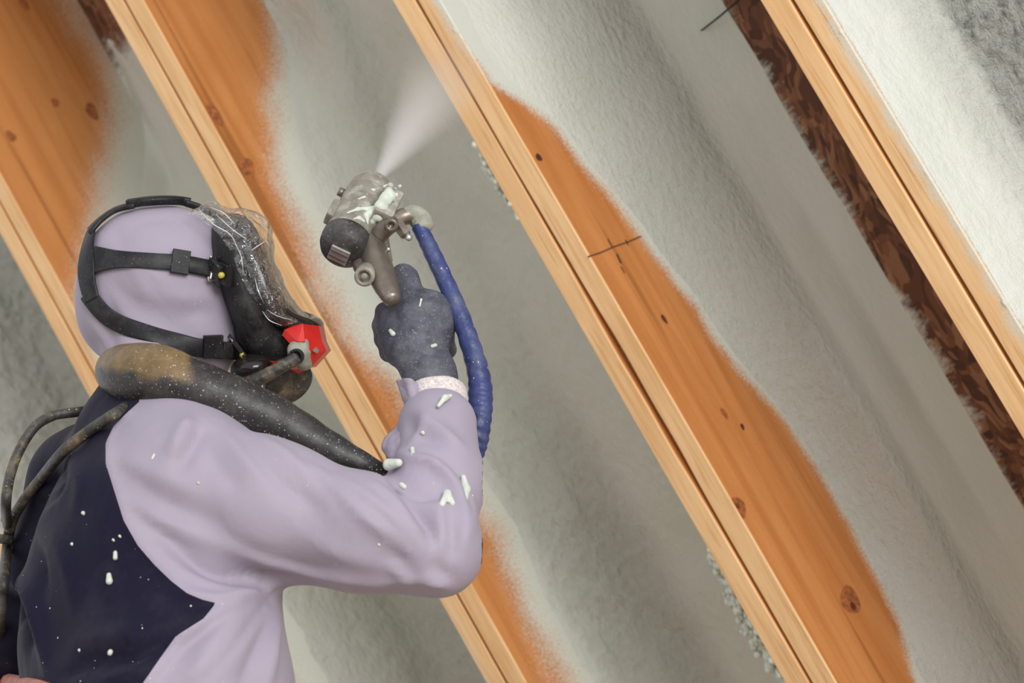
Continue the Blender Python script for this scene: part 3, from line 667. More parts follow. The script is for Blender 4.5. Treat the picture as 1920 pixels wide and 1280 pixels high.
def fold(v, nrm, pts, h, sig, fn=BODY, n=60, taper=True):
    """raise (or press in) a cloth fold along a line on the surface"""
    c = catmull(np.array(pts, float), n); p3, _ = march(fn, c)
    d = np.full(len(v), 9.0); wt = np.ones(len(v)); prof = np.sin(np.linspace(0.12, math.pi - 0.12, n)) ** 0.6
    cen = p3.mean(0); rad = np.max(np.linalg.norm(p3 - cen, axis=1)) + sig * 4
    idx = np.nonzero(np.linalg.norm(v - cen, axis=1) < rad)[0]
    if len(idx) == 0: return v
    D = np.linalg.norm(v[idx][:, None] - p3[None], axis=2); j = D.argmin(1); dd = D[np.arange(len(idx)), j]
    amp = h * np.exp(-(dd / sig) ** 1.4) * (prof[j] if taper else 1)
    v = v.copy(); v[idx] += nrm[idx] * amp[:, None]; return v
bn = grad(BODY, bv)
FOLDS = [  # photo line, height, half width
    ([(590, 880), (640, 930), (700, 982), (760, 1030), (805, 1072)], .007, .009), ([(600, 905), (650, 955), (710, 1005), (760, 1050)], -.006, .008),
    ([(745, 962), (775, 985), (793, 1015), (800, 1055)], .006, .007), ([(728, 1060), (750, 1072), (770, 1094)], .005, .006), ([(792, 1082), (815, 1092), (842, 1102)], .005, .006),
    ([(420, 1030), (520, 1062), (620, 1085), (720, 1098)], .004, .010), ([(560, 1000), (640, 1040), (720, 1062)], .003, .012), ([(240, 935), (300, 975), (380, 1010), (450, 1030)], .004, .010),
    ([(250, 960), (310, 1005), (380, 1040)], -.005, .008), ([(410, 1255), (455, 1190), (500, 1130), (525, 1100)], -.005, .008), ([(500, 1290), (512, 1220), (522, 1150)], .005, .009),
    ([(360, 1270), (400, 1200), (450, 1150)], .005, .008), ([(420, 810), (450, 850), (500, 900)], .004, .009), ([(380, 800), (400, 860), (450, 920)], -.003, .010),
    ([(870, 900), (885, 950), (882, 1000)], .004, .008), ([(840, 960), (850, 1010), (845, 1060)], -.004, .008), ([(820, 930), (828, 980), (822, 1040)], .004, .007),
    ([(100, 1000), (130, 1080), (140, 1160)], .004, .014), ([(60, 1010), (75, 1060), (85, 1130)], -.006, .010), ([(180, 1280), (250, 1262), (300, 1230)], .005, .010), ([(120, 830), (150, 900), (140, 960)], .003, .012),
    ([(742, 893), (775, 935), (800, 985), (812, 1030)], -.010, .010), ([(730, 880), (760, 905), (800, 925), (835, 925)], -.008, .009),
    ([(640, 898), (690, 935), (740, 980), (775, 1030)], .007, .010), ([(700, 905), (745, 950), (775, 1005), (800, 1050)], .007, .008),
    ([(560, 880), (620, 940), (690, 990), (740, 1030)], .005, .012), ([(670, 940), (720, 985), (760, 1040)], -.005, .008),
    ([(745, 850), (775, 858), (815, 868), (850, 905), (868, 960), (872, 1015)], .008, .007), ([(780, 850), (820, 858), (862, 890), (880, 940)], -.004, .008),
    ([(400, 1000), (480, 1040), (560, 1065), (640, 1075)], -.005, .014), ([(300, 1000), (380, 1060), (470, 1085), (540, 1085)], -.012, .012),
    ([(300, 1025), (360, 1075), (430, 1098), (500, 1105)], .007, .010), ([(330, 1110), (400, 1125), (470, 1112), (525, 1092)], .008, .009),
    ([(405, 1135), (450, 1120), (500, 1100), (532, 1090)], -.007, .008), ([(330, 1195), (380, 1165), (430, 1140), (480, 1112)], .007, .009),
    ([(300, 1270), (360, 1200), (420, 1150), (470, 1125)], -.005, .009), ([(400, 1280), (440, 1215), (480, 1160), (510, 1110)], .006, .012),
    ([(450, 1290), (480, 1220), (505, 1160)], -.005, .010), ([(350, 1280), (400, 1230), (450, 1170)], .004, .012),
    ([(320, 860), (335, 830), (350, 800), (352, 785)], .008, .011), ([(338, 880), (360, 830), (375, 795)], -.007, .009),
    ([(230, 880), (290, 930), (350, 960), (420, 985)], -.004, .014), ([(215, 860), (290, 890), (370, 925)], .004, .016),
    ([(460, 830), (500, 880), (560, 930), (610, 960)], -.004, .012), ([(480, 815), (530, 850), (580, 895)], .004, .010),
    ([(770, 830), (790, 800), (805, 770)], .004, .008), ([(780, 770), (830, 810), (870, 840)], .005, .009), ([(760, 790), (800, 820), (850, 830)], -.004, .010),
    ([(850, 1090), (800, 1050), (770, 1010)], -.005, .008), ([(700, 1095), (760, 1085), (810, 1085)], .004, .010),
    ([(20, 1080), (60, 1120), (80, 1180), (90, 1250)], .010, .014), ([(5, 1120), (40, 1150), (55, 1210)], -.012, .014), ([(110, 1270), (180, 1235), (260, 1225), (340, 1180)], -.008, .012),
    ([(150, 1200), (240, 1190), (330, 1160)], .005, .016), ([(75, 880), (110, 900), (125, 850)], -.004, .010), ([(60, 960), (110, 920), (122, 880)], -.004, .008),
    ([(205, 470), (260, 500), (330, 530)], .002, .010), ([(200, 520), (240, 560), (300, 590)], -.003, .012), ([(170, 600), (200, 640), (195, 670)], .004, .010), ([(185, 590), (222, 625), (262, 650)], .003, .008), ([(230, 470), (262, 520), (270, 570)], .0018, .008), ([(300, 545), (350, 560), (410, 555)], .002, .010), ([(250, 420), (290, 410), (340, 412)], -.002, .012), ([(205, 560), (215, 620), (200, 670)], -.004, .008),
    ([(225, 600), (300, 650), (380, 670)], .003, .010), ([(330, 600), (380, 585), (430, 600)], -.003, .014), ([(240, 640), (310, 665), (390, 690), (440, 690)], -.003, .008), ([(215, 415), (230, 470), (245, 500)], -.002, .012),
]
for pts, h, sg in FOLDS: bv = fold(bv, bn, pts, h * 1.75, sg)
def relax(v, f, it, lam=.5):
    e = np.vstack([f[:, [i, (i + 1) % 4]] for i in range(4)]); e = np.vstack([e, e[:, ::-1]]); cnt = np.bincount(e[:, 0], minlength=len(v))[:, None]
    for _ in range(it):
        a = np.stack([np.bincount(e[:, 0], v[e[:, 1], k], len(v)) for k in range(3)], -1) / np.maximum(cnt, 1); v = v + lam * (a - v)
    return v
bv = relax(bv, bf, 2)
# hem of the pale side panel stands a little proud of the navy back
HEM = [(235, 776), (212, 800), (198, 830), (198, 868), (214, 919), (232, 976), (258, 1022), (289, 1058), (320, 1088), (351, 1112), (380, 1124), (405, 1130), (382, 1159), (330, 1192), (304, 1228), (268, 1280), (235, 1330)]
bv = fold(bv, bn, [(x + 7, y - 2) for x, y in HEM[:11]], .0035, .006, n=120, taper=False)
bv = fold(bv, bn, [(x + 6, y + 6) for x, y in HEM[11:]], .0035, .006, n=60, taper=False)
bv = bv + bn * (0.0022 * fbm(bv * np.array([1, .6, 1]), 16, 3, 2))[:, None]
# colour panels: cut the cloth exactly along the hem
POLY = np.array([(-600, 690), (120, 700), (255, 735), (262, 752)] + HEM + [(150, 1500), (100, 2600), (-600, 2600)], float)
def poly_sd(q, poly):
    d = np.full(len(q), 1e9); ins = np.zeros(len(q), bool)
    for a, b in zip(poly, np.roll(poly, -1, 0)):
        ab = b - a; t = np.clip(((q - a) @ ab) / (ab @ ab), 0, 1); d = np.minimum(d, np.linalg.norm(q - a - t[:, None] * ab, axis=1))
        c = ((a[1] > q[:, 1]) != (b[1] > q[:, 1])); xx = a[0] + (q[:, 1] - a[1]) / np.where(b[1] == a[1], 1e-9, b[1] - a[1]) * ab[0]
        ins ^= c & (q[:, 0] < xx)
    return np.where(ins, -d, d)
gsd = poly_sd(to_pix(bv), POLY) * 0.00063
gsd = np.maximum(gsd, (bv - SM) @ Fx - .11)
gsd = np.maximum(gsd, -(bv - (SM + Ux * .16)) @ (-Ux))
def split(v, f, g):
    """cut a quad mesh along g = 0 -> (inside, outside) meshes"""
    t = np.vstack([f[:, [0, 1, 2]], f[:, [0, 2, 3]]]); v = list(map(tuple, v)); cache = {}; ins, out = [], []
    s = g[t] < 0; n = s.sum(1); ins += t[n == 3].tolist(); out += t[n == 0].tolist()
    def cut(a, b):
        key = (min(a, b), max(a, b))
        if key not in cache:
            w_ = g[a] / (g[a] - g[b]); cache[key] = len(v); v.append(tuple(np.array(v[a]) * (1 - w_) + np.array(v[b]) * w_))
        return cache[key]
    for tr, nn in zip(t[(n > 0) & (n < 3)], n[(n > 0) & (n < 3)]):
        for r in range(3):
            a, b, c = tr[r], tr[(r + 1) % 3], tr[(r + 2) % 3]
            sa, sb, sc = g[a] < 0, g[b] < 0, g[c] < 0
            if sa != sb and sa != sc:
                p, q = cut(a, b), cut(a, c); (ins if sa else out).append([a, p, q]); (out if sa else ins).extend([[p, b, c], [p, c, q]]); break
    return np.array(v), ins, out
av, fin, fout = split(bv, bf, gsd)
def compact(v, f):
    f = np.array(f); u, inv = np.unique(f.ravel(), return_inverse=True); return v[u], inv.reshape(f.shape)
v, f = compact(av, fout); coverall = link('coverall', v, f, 'suit_lavender', pe); coverall['label'] = 'pale lavender hooded coverall with loose sleeves'
v, f = compact(av, fin); bp_ = link('back_panel', v, f, 'suit_navy', pe); bp_['label'] = 'navy blue back panel of the coverall'
# boots
for h in (HR, HL):
    ft = foot(h); fh = unit(Fx - UP * (Fx @ UP)); BF = field([(.03, .03, [cap(ft - UP * .035 - fh * .03, ft - UP * .045 + fh * .16, .055, .045), cap(ft + UP * .06, ft - UP * .03, .068, .056)])])
    v, f = surface(BF, ft - .3, ft + .3, .008); link('boot', v, f, 'boot', pe)
# salmon strap at the hip
sp_, nn_ = march(BODY, [(-60, 1253), (-20, 1263), (20, 1274), (70, 1291), (130, 1313)], 2.0)
v, f = tube(sp_ + nn_ * .004, [.011] * 5, 24, 10, flat=1.0); link('waist_strap', v, f, 'salmon_web', pe)['label'] = 'salmon pink strap at the waist'

# glove
GZ = 2.66
glove_p = [cap(P(822, 762, 2.605), P(806, 700, 2.625), px(46, 2.6), px(44, 2.62)), cap(P(806, 700, 2.625), P(782, 655, 2.645), px(45, 2.62), px(52, GZ)),
           ell(P(782, 622, GZ), (px(66, GZ), px(62, GZ), .036), ax2(-28)), ell(P(802, 596, 2.665), (px(50, GZ), px(54, GZ), .034))]
thumb_p = [cap(P(785, 590, 2.665), P(766, 550, 2.672), px(28, GZ), px(24, GZ)), cap(P(766, 550, 2.672), P(759, 522, 2.675), px(24, GZ), px(23, GZ)), cap(P(759, 522, 2.675), P(755, 516, 2.676), px(22, GZ), px(19, GZ))]
fing = []
for i in range(4):
    y0 = 585 + i * 25; L_ = [0, -6, -2, 10][i]; x_t = 716 + [4, -2, 2, 12][i]
    fing += [(.006, .007, [cap(P(835 + L_ * .3, y0 - 5, 2.70), P(775, y0 - 8, 2.715), .0125, .012), cap(P(775, y0 - 8, 2.715), P(x_t + 2, y0, 2.690), .012, .0115), cap(P(x_t + 2, y0, 2.690), P(x_t + 12, y0 + 5, 2.655), .0115, .010), cap(P(x_t + 12, y0 + 5, 2.655), P(x_t + 40, y0 + 6, 2.640), .010, .009)])]
GLOVE = field([(.018, .01, glove_p), (.012, .008, thumb_p)] + fing)
gv, gf = surface(GLOVE, P(660, 800, 2.78) - .02, P(900, 470, 2.53) + .02, .0022); gn = grad(GLOVE, gv)
for pts, h, sg in [([(752, 668), (790, 660), (845, 668)], -.0025, .004), ([(752, 684), (790, 676), (846, 680)], .002, .004), ([(756, 700), (800, 690), (850, 694)], -.002, .004), ([(758, 716), (805, 706), (852, 708)], .0015, .004),
                   ([(772, 552), (790, 560), (806, 556)], -.003, .003), ([(735, 575), (745, 600), (742, 625)], -.002, .006), ([(760, 560), (752, 590), (720, 610)], .002, .008)]:
    gv = fold(gv, gn, pts, h, sg, GLOVE)
link('glove', gv, gf, 'glove_grey', pe)['label'] = 'dusty charcoal knit work glove'
# other glove, hidden in front of the body
G2 = field([(.02, .01, [cap(LW, LW + np.array([.06, -.03, .0]), .04, .038), ell(LW + np.array([.09, -.05, 0]), (.045, .035, .028))])] +
           [(.005, .006, [cap(LW + np.array([.10, -.05 + .018 * (i - 1.5), .0]), LW + np.array([.155, -.075 + .018 * (i - 1.5), .0]), .011, .010), cap(LW + np.array([.155, -.075 + .018 * (i - 1.5), 0]), LW + np.array([.165, -.10 + .016 * (i - 1.5), .015]), .010, .009)]) for i in range(4)] +
           [(.005, .008, [cap(LW + np.array([.08, -.02, .01]), LW + np.array([.13, .01, .015]), .013, .010)])])
v, f = surface(G2, LW - .14, LW + .24, .005); link('glove', v, f, 'glove_grey', pe)

# knitted cuff
cc = P(821, 739, 2.602); ca = unit(P(815, 700, 2.62) - P(822, 780, 2.59)); pr = []
th = np.linspace(0, 2 * np.pi, 40, endpoint=False)
v, f = lathe(cc - ca * .014, ca, [(-.010, .030), (-.009, .0345), (-.003, .0365), (.006, .0375), (.016, .0372), (.021, .0358), (.0235, .032), (.023, .027)], 40, 0.92)
v = v + 0.0012 * fbm(v, 40, 2, 3)[:, None]
link('cuff', v, f, 'knit_cuff', pe)['label'] = 'cream knitted sleeve cuff'
# torn loose edge of the sleeve under the cuff
def sheet(rows, nu, nv, amp, mat, name, parent, thick=.0012, seed=1, sc=60):
    """curved cloth or film sheet lofted through rows of (pixel x, pixel y, depth)"""
    R_ = [catmull(np.array([P(*q) for q in r]), nv) for r in rows]; R_ = np.array(R_)
    G = np.stack([catmull(R_[:, j], nu) for j in range(nv)], 1)
    n = np.cross(np.gradient(G, axis=0), np.gradient(G, axis=1)); n /= np.linalg.norm(n, axis=-1)[..., None] + 1e-9
    G = G + n * (amp * fbm(G, sc, 3, seed))[..., None]
    o = link(name, G.reshape(-1, 3), grid_faces(nu, nv), mat, parent); 
    if thick: sd = o.modifiers.new('thickness', 'SOLIDIFY'); sd.thickness = thick; sd.offset = 0
    return o
sheet([[(742, 713, 2.585), (765, 709, 2.57), (780, 716, 2.575), (792, 722, 2.585)], [(752, 735, 2.58), (768, 738, 2.565), (785, 742, 2.565), (800, 750, 2.57)],
       [(762, 768, 2.575), (775, 770, 2.56), (790, 768, 2.556), (805, 770, 2.56)]], 24, 24, .004, 'suit_lavender', 'sleeve_edge', pe, .0015, 3, 70)
sheet([[(765, 765, 2.59), (775, 772, 2.565), (790, 775, 2.552)], [(752, 790, 2.58), (766, 800, 2.552), (785, 800, 2.538)], [(722, 822, 2.565), (745, 832, 2.535), (775, 838, 2.515)],
       [(716, 846, 2.555), (740, 858, 2.528), (775, 862, 2.505)], [(733, 868, 2.55), (750, 868, 2.52), (780, 866, 2.50)]], 34, 24, .004, 'suit_lavender', 'sleeve_edge', pe, .0015, 5, 55)

# blobs of foam stuck to the suit
def blob(parts, parent, name='foam_splatter', mat='foam_crust', h=.0016, k=.004, rest=None):
    fl = field([(k, k, parts)]); allp = np.vstack([np.array([s[1] for s in parts]), np.array([s[2] if s[0] == 'cap' else s[1] for s in parts])])
    r = max(max(s[3], s[4]) if s[0] == 'cap' else max(s[2]) for s in parts) + .006
    v, f = surface(fl, allp.min(0) - r, allp.max(0) + r, h); return link(name, v, f, mat, parent)
def on(fn, q, lift=0.0, t0=2.2):
    p, n = march(fn, q, t0); return p + n * lift
def splat(path, r, parent=pe, fn=BODY, lift=.001):
    q = on(fn, path, lift); rs = [x * .8 for x in (r if isinstance(r, list) else [r] * len(path))]
    if len(q) == 1: return blob([cap(q[0], q[0] + np.array([.0008, -.001, 0]), rs[0], rs[0] * .8)], parent, h=max(.0007, rs[0] * .35))
    return blob([cap(q[i], q[i + 1], rs[i], rs[i + 1]) for i in range(len(q) - 1)], parent)
splat([(868, 895), (872, 918), (868, 945), (876, 968)], [.004, .0065, .005, .005]); splat([(828, 947), (838, 926), (847, 944)], [.0045, .005, .0045]); splat([(883, 930), (882, 932)], .003)
splat([(735, 878), (752, 874)], [.009, .006], lift=.006); splat([(752, 910), (757, 914)], .004); splat([(822, 765), (833, 752), (842, 748)], [.003, .004, .003], lift=.006)
splat([(776, 845), (777, 858)], [.0035, .003], lift=.004); splat([(793, 812)], .003); splat([(290, 853), (287, 860)], [.002, .0025])
for q, r in (([(205, 1078), (206, 1090)], [.0035, .005]), ([(217, 1036), (217, 1046)], [.003, .0035]), ([(208, 1222), (207, 1225)], .0035), ([(157, 962)], .003), ([(136, 1020)], .0025), ([(213, 1012)], .002), ([(225, 1005)], .002), ([(150, 1219)], .0022), ([(358, 1137)], .002), ([(372, 905)], .0016), ([(710, 1020)], .002), ([(762, 1062)], .0018)): splat(q, r)
splat([(733, 620), (738, 626)], [.003, .004], fn=GLOVE); splat([(790, 562), (787, 575)], [.002, .0015], fn=GLOVE); splat([(810, 650), (816, 648)], [.003, .003], fn=GLOVE)

# =================================================================== RESPIRATOR MASK
me_ = empty('respirator_mask', loc=W(P(470, 570, ZH)))
tag(me_, 'black full-face respirator with rubber head straps, red tape and crinkled film', 'mask')
ZN = 2.68
MASK = field([(.02, .02, [ell(P(466, 545, ZH), (px(48, ZH), px(150, ZH), .083), ax2(-20)), ell(P(455, 480, ZH), (px(36, ZH), px(75, ZH), .080), ax2(-6)), ell(P(512, 648, ZH), (px(70, ZH), px(50, ZH), .055), ax2(20)),
                          cap(P(545, 648, 2.74), P(578, 645, 2.745), px(42, ZH), px(32, ZH))])])
v, f = surface(MASK, P(380, 780, 2.9) - .02, P(640, 380, 2.6) + .02, .003); link('face_piece', v, f, 'rubber_black', me_)
# chin cup
v, f = surface(field([(.01, .01, [ell(P(478, 690, 2.72), (px(46, 2.72), px(30, 2.72), .045), ax2(-10))])]), P(400, 760, 2.8), P(560, 620, 2.64), .003); link('chin_cup', v, f, 'glossy_black', me_)
# lens frame: closed loop round the visor
near = [(440, 432), (468, 470), (484, 515), (503, 560), (535, 597), (575, 614)]
nearZ = [2.715, 2.695, 2.685, 2.685, 2.695, 2.715]
loop = [P(x, y, z) for (x, y), z in zip(near, nearZ)] + [P(588, 612, 2.75)] + [P(x + 10, y - 6, 2 * ZH + .03 - z) for (x, y), z in zip(near[::-1], nearZ[::-1])] + [P(440, 418, 2.77), P(440, 432, 2.715)]
v, f = tube(loop, [px(17, 2.7)] + [px(19, 2.7)] * (len(loop) - 2) + [px(17, 2.7)], 120, 12); link('lens_frame', v, f, 'glossy_black', me_)
rows = []
for i, ((x, y), z) in enumerate(zip(near, nearZ)):
    bx, by = [(14, -14), (26, -14), (30, -12), (30, -16), (20, -22), (8, -12)][i]
    rows.append([(x, y, z), (x + bx * .8, y + by * .8, z + .03), (x + bx + 6, y + by, ZH + .015), (x + bx * .8 + 8, y + by * .8, 2 * ZH + .03 - z - .03), (x + 10, y - 6, 2 * ZH + .03 - z)])
sheet(rows, 40, 30, 0, 'lens', 'visor_lens', me_, 0)
# crinkled protective film over the visor, reaching back over the brow and down to the tape
frows = [[(352, 402, 2.69), (372, 390, 2.70), (385, 380, 2.74), (390, 379, 2.80)], [(398, 428, 2.675), (418, 405, 2.68), (425, 395, 2.74), (430, 392, 2.81)], [(432, 470, 2.668), (455, 425, 2.672), (478, 405, 2.73), (484, 402, 2.82)],
         [(450, 515, 2.664), (478, 470, 2.664), (499, 436, 2.73), (504, 434, 2.83)], [(466, 545, 2.662), (490, 510, 2.660), (506, 480, 2.73), (510, 478, 2.83)], [(488, 575, 2.662), (508, 555, 2.660), (522, 530, 2.73), (526, 528, 2.83)],
         [(500, 592, 2.668), (530, 588, 2.665), (546, 570, 2.73), (550, 568, 2.82)], [(520, 612, 2.68), (552, 606, 2.675), (578, 596, 2.73), (580, 594, 2.80)]]
sheet(frows, 110, 70, .010, 'film', 'visor_film', me_, 0, 8, 42)
# pale threads painting in the glints where the film is bunched
for pts in ([(372, 392), (400, 420), (432, 440), (448, 470)], [(405, 402), (436, 430), (462, 448)], [(440, 455), (452, 480), (456, 510)], [(492, 583), (505, 600), (528, 610)], [(500, 580), (520, 592), (548, 600)], [(470, 470), (482, 462), (497, 452)], [(478, 520), (484, 545), (496, 570)], [(395, 388), (420, 400), (440, 420)]):
    q = [P(x, y, 2.668) for x, y in pts]; r = px(0.9, 2.67)
    v, f = tube(q, [r * .3] + [r] * (len(q) - 2) + [r * .3], 24, 6); link('film_glint', v, f, 'glint_pale', me_)

def ribbon(path, width, thick=.0022, fn=BODY, lift=.001, n=50, parent=me_, name='head_strap', mat='strap_rubber', t0=2.3):
    lift += .0035
    """flat strap lying on the surface below a photo line; width in pixels, may vary"""
    c2 = catmull(np.array(path, float), n); p, nr = march(fn, c2, t0)
    for _ in range(20): p[1:-1] = .5 * p[1:-1] + .25 * (p[:-2] + p[2:]); nr[1:-1] = .5 * nr[1:-1] + .25 * (nr[:-2] + nr[2:])
    nr /= np.linalg.norm(nr, axis=1)[:, None]
    t = np.gradient(p, axis=0); t /= np.linalg.norm(t, axis=1)[:, None]; b = np.cross(t, nr)
    b /= np.linalg.norm(b, axis=1)[:, None]
    wd = (catmull(np.array(width, float)[:, None], n)[:, 0] if isinstance(width, list) else np.full(n, float(width))) * (-p[:, 2]) / F_PX / 2
    sec = [(-1, 0), (-1, .7), (-.86, 1), (0, 1.05), (.86, 1), (1, .7), (1, 0), (0, -.2)]
    V = np.stack([p + b * (wd * a)[:, None] + nr * (lift + thick * h) for a, h in sec], 1)
    ns = len(sec); f = grid_faces(n, ns, True).tolist() + [list(range(ns))[::-1], [(n - 1) * ns + i for i in range(ns)]]
    return link(name, V.reshape(-1, 3), f, mat, parent)
ribbon([(180, 489), (225, 488), (290, 491), (340, 495), (395, 506)], [54, 34, 30, 32, 33])
ribbon([(168, 548), (200, 590), (250, 618), (310, 638), (370, 651), (430, 656)], [40, 36, 33, 34, 35, 34])
ribbon([(176, 440), (195, 420), (222, 402), (255, 394)], [36, 24, 19, 16], .0055)
ribbon([(244, 394), (285, 389), (330, 388), (352, 391)], [14, 18, 17, 14], .0095)
ribbon([(345, 391), (375, 401), (405, 417), (428, 436)], [13, 13, 15, 24], .0075)
ribbon([(178, 432), (170, 465), (168, 500), (170, 530), (178, 562)], [30, 40, 50, 44, 36], .003, name='strap_hub')
def plate(px_, py_, wx, wy, th, fn, name, mat, ang=0, lift=.003, bev=.3, parent=me_):
    p, n = march(fn, [(px_, py_)], 2.3); p, n = p[0], n[0]; a = math.radians(ang); z = -p[2] / F_PX
    u = np.array([math.cos(a), -math.sin(a), 0]); u = unit(u - n * (u @ n)); v_ = np.cross(n, u)
    v, f = rbox(p + n * (lift + th / 2), np.stack([u, v_, n]), (wx * z / 2, wy * z / 2, th / 2), bev)
    return link(name, v, f, mat, parent, False)
HM = lambda p: np.minimum(BODY(p), MASK(p))
plate(337, 493, 34, 46, .006, HM, 'strap_slider', 'rubber_black', 5); plate(396, 648, 38, 44, .006, HM, 'strap_slider', 'rubber_black', 4)
plate(412, 509, 42, 44, .007, HM, 'buckle_tab', 'rubber_black', 8, .002); plate(451, 656, 62, 42, .006, HM, 'buckle_tab', 'rubber_black', 4, .002)
ribbon([(352, 498), (375, 502), (402, 508)], [30, 29, 30], .004, HM, name='strap_end'); ribbon([(412, 655), (430, 656), (446, 657)], [32, 33, 30], .004, HM, name='strap_end')
def wire(pts, r, fn, lift, name, mat, parent=me_):
    p = on(fn, pts, lift, 2.3); v, f = tube(p, [r] * len(p), 20, 8); return link(name, v, f, mat, parent)
wire([(388, 484), (392, 500), (388, 524)], .0022, HM, .010, 'buckle_bar', 'steel'); wire([(398, 486), (401, 505), (398, 524)], .0018, HM, .010, 'buckle_bar', 'steel')
wire([(444, 634), (441, 650), (437, 676)], .0022, HM, .010, 'buckle_bar', 'steel')
wire([(441, 642), (441, 634), (446, 632), (449, 636), (447, 644)], .0011, HM, .010, 'buckle_ring', 'steel'); wire([(434, 670), (433, 676), (438, 677), (442, 672)], .0011, HM, .010, 'buckle_ring', 'steel'); wire([(384, 520), (386, 527), (394, 526)], .0011, HM, .010, 'buckle_ring', 'steel')
for x, y in ((424, 514), (464, 660)):
    p, n = march(HM, [(x, y)], 2.3); v, f = lathe(p[0] + n[0] * .006, n[0], [(0, .004), (.004, .004), (.0052, .003), (.0056, .0005)], 16); link('rivet', v, f, 'rivet_yellow', me_)
# strap anchors on the mask
plate(424, 514, 40, 40, .004, HM, 'anchor', 'rubber_black', 8, .001)
# tape: folded flat pieces with real thickness
def slab(poly, zs, th, name, mat, parent=me_, smooth=False):
    a = np.array([P(x, y, z) for (x, y), z in zip(poly, zs)]); n = np.array([0, 0, -1.0]); c = len(a)
    v = np.vstack([a, a + n * th]); f = [list(range(c))[::-1], [c + i for i in range(c)]] + [[i, (i + 1) % c, c + (i + 1) % c, c + i] for i in range(c)]
    return link(name, v, f, mat, parent, smooth)
slab([(566, 607), (598, 611), (604, 640), (612, 657), (583, 689), (577, 664), (570, 640)], [2.675, 2.69, 2.70, 2.705, 2.69, 2.672, 2.668], .07, 'tape', 'tape_red')
slab([(529, 628), (533, 618), (549, 610), (568, 606), (572, 640), (558, 640), (546, 647)], [2.684, 2.682, 2.676, 2.672, 2.664, 2.664, 2.672], .05, 'tape', 'tape_red')
slab([(544, 692), (560, 684), (580, 685), (574, 693), (560, 700)], [2.68, 2.675, 2.685, 2.69, 2.69], .03, 'tape', 'tape_red')
slab([(505, 676), (518, 677), (533, 679), (530, 686), (518, 685)], [2.678, 2.675, 2.675, 2.68, 2.68], .004, 'tape', 'tape_red')
slab([(434, 714), (446, 708), (461, 706), (464, 711), (450, 716)], [2.668, 2.665, 2.664, 2.668, 2.67], .006, 'tape', 'tape_red')
slab([(586, 655), (593, 650), (598, 657), (595, 662), (588, 659)], [2.672, 2.674, 2.677, 2.678, 2.674], .003, 'tape_tear', 'plug_grey')
# breathing elbow and tube
v, f = tube([P(570, 640, 2.69), P(560, 660, 2.672), P(572, 684, 2.69)], [px(14, 2.7), px(21, 2.7), px(15, 2.7)], 24, 16, mod=lambda u, t, c: 1 + .08 * np.sin(t * 3 + u * 9)); link('elbow_fitting', v, f, 'tape_overspray', me_)
v, f = lathe(P(556, 668, 2.660), P(552, 670, 2.645) - P(556, 668, 2.660), [(0, px(15, 2.66)), (.006, px(15, 2.66)), (.008, px(12, 2.66)), (.004, px(9, 2.66))], 20); link('socket', v, f, 'rubber_black', me_)
v, f = tube([P(556, 671, 2.655), P(530, 686, 2.65), P(500, 703, 2.648), P(472, 716, 2.65), P(452, 722, 2.66)], [px(12, 2.65), px(12, 2.65), px(13, 2.65), px(14, 2.65), px(14, 2.66)], 50, 16, mod=lambda u, t, c: 1 + .03 * np.sin(u * 60)); link('breathing_tube', v, f, 'hose_black', me_)
# exhaust cartridge below the nose cup
axd = unit(P(556, 738, 2.70) - P(522, 694, 2.735)); c0 = P(520, 690, 2.735)
v, f = lathe(c0, axd, [(0, .014), (.004, .026), (.012, .029), (.018, .0295)], 36); link('exhaust_bowl', v, f, 'glossy_black', me_)
v, f = lathe(c0 + axd * .018, axd, [(0, .0297), (.0015, .0318), (.007, .0318), (.0085, .0305)], 36); link('exhaust_ring', v, f, 'steel', me_)
v, f = lathe(c0 + axd * .0265, axd, [(0, .0305), (.001, .0325), (.009, .0325), (.0105, .030), (.0105, .004)], 36); link('exhaust_cap', v, f, 'hose_black', me_)

# =================================================================== SPRAY GUN
ge = empty('spray_gun', loc=W(P(680, 440, 2.71)))
tag(ge, 'foam-crusted metal spray gun held up in the gloved hand', 'spray gun')
gb = P(638, 474, 2.672); gfr = P(705, 340, 2.775); gax = unit(gfr - gb); GR = px(48, 2.68)
v, f = lathe(gb, gax, [(-.001, .010), (0, .020), (.004, GR * .86), (.012, GR * .97), (.022, GR), (.030, GR * .985)], 40); link('rear_cap', v, f, 'cap_black', ge)
v, f = lathe(gb + gax * .030, gax, [(0, GR * .93), (.001, GR * .96), (.020, GR * .95), (.050, GR * .93), (.085, GR * .92), (.0865, GR * .90)], 40)
v = v + .0006 * fbm(v, 90, 3, 2)[:, None]; link('body', v, f, 'gun_metal', ge)
v, f = lathe(gb + gax * .088, gax, [(0, GR * .86), (.001, GR * .96), (.022, GR * .95), (.024, GR * .92), (.025, GR * .86)], 40); link('clamp_ring', v, f, 'gun_metal', ge)
v, f = lathe(gb + gax * .113, gax, [(0, GR * .90), (.002, GR * .93), (.012, GR * .92), (.024, GR * .78), (.032, GR * .52), (.036, GR * .3), (.042, GR * .25)], 40); link('nozzle_head', v, f, 'gun_metal', ge)
gu = unit(np.array([.75, -.42, 0]) - gax * (np.array([.75, -.42, 0]) @ gax)); gv_ = np.cross(gax, gu)
pc = gb - gax * .0015 + (P(632, 482, 2.67) - P(638, 474, 2.67)) * .35
v, f = rbox(pc, np.stack([gu, gv_, gax]), (px(19, 2.67), px(18, 2.67), .0018), .6); pl = link('rear_plug', v, f, 'plug_grey', ge, False)
for o_ in (-.4, .35):
    v, f = rbox(pc + gv_ * px(18, 2.67) * o_ - gax * .0018, np.stack([gu, gv_, gax]), (px(17, 2.67), px(2.6, 2.67), .0008), .3); link('rib', v, f, 'gun_bare', pl, False)
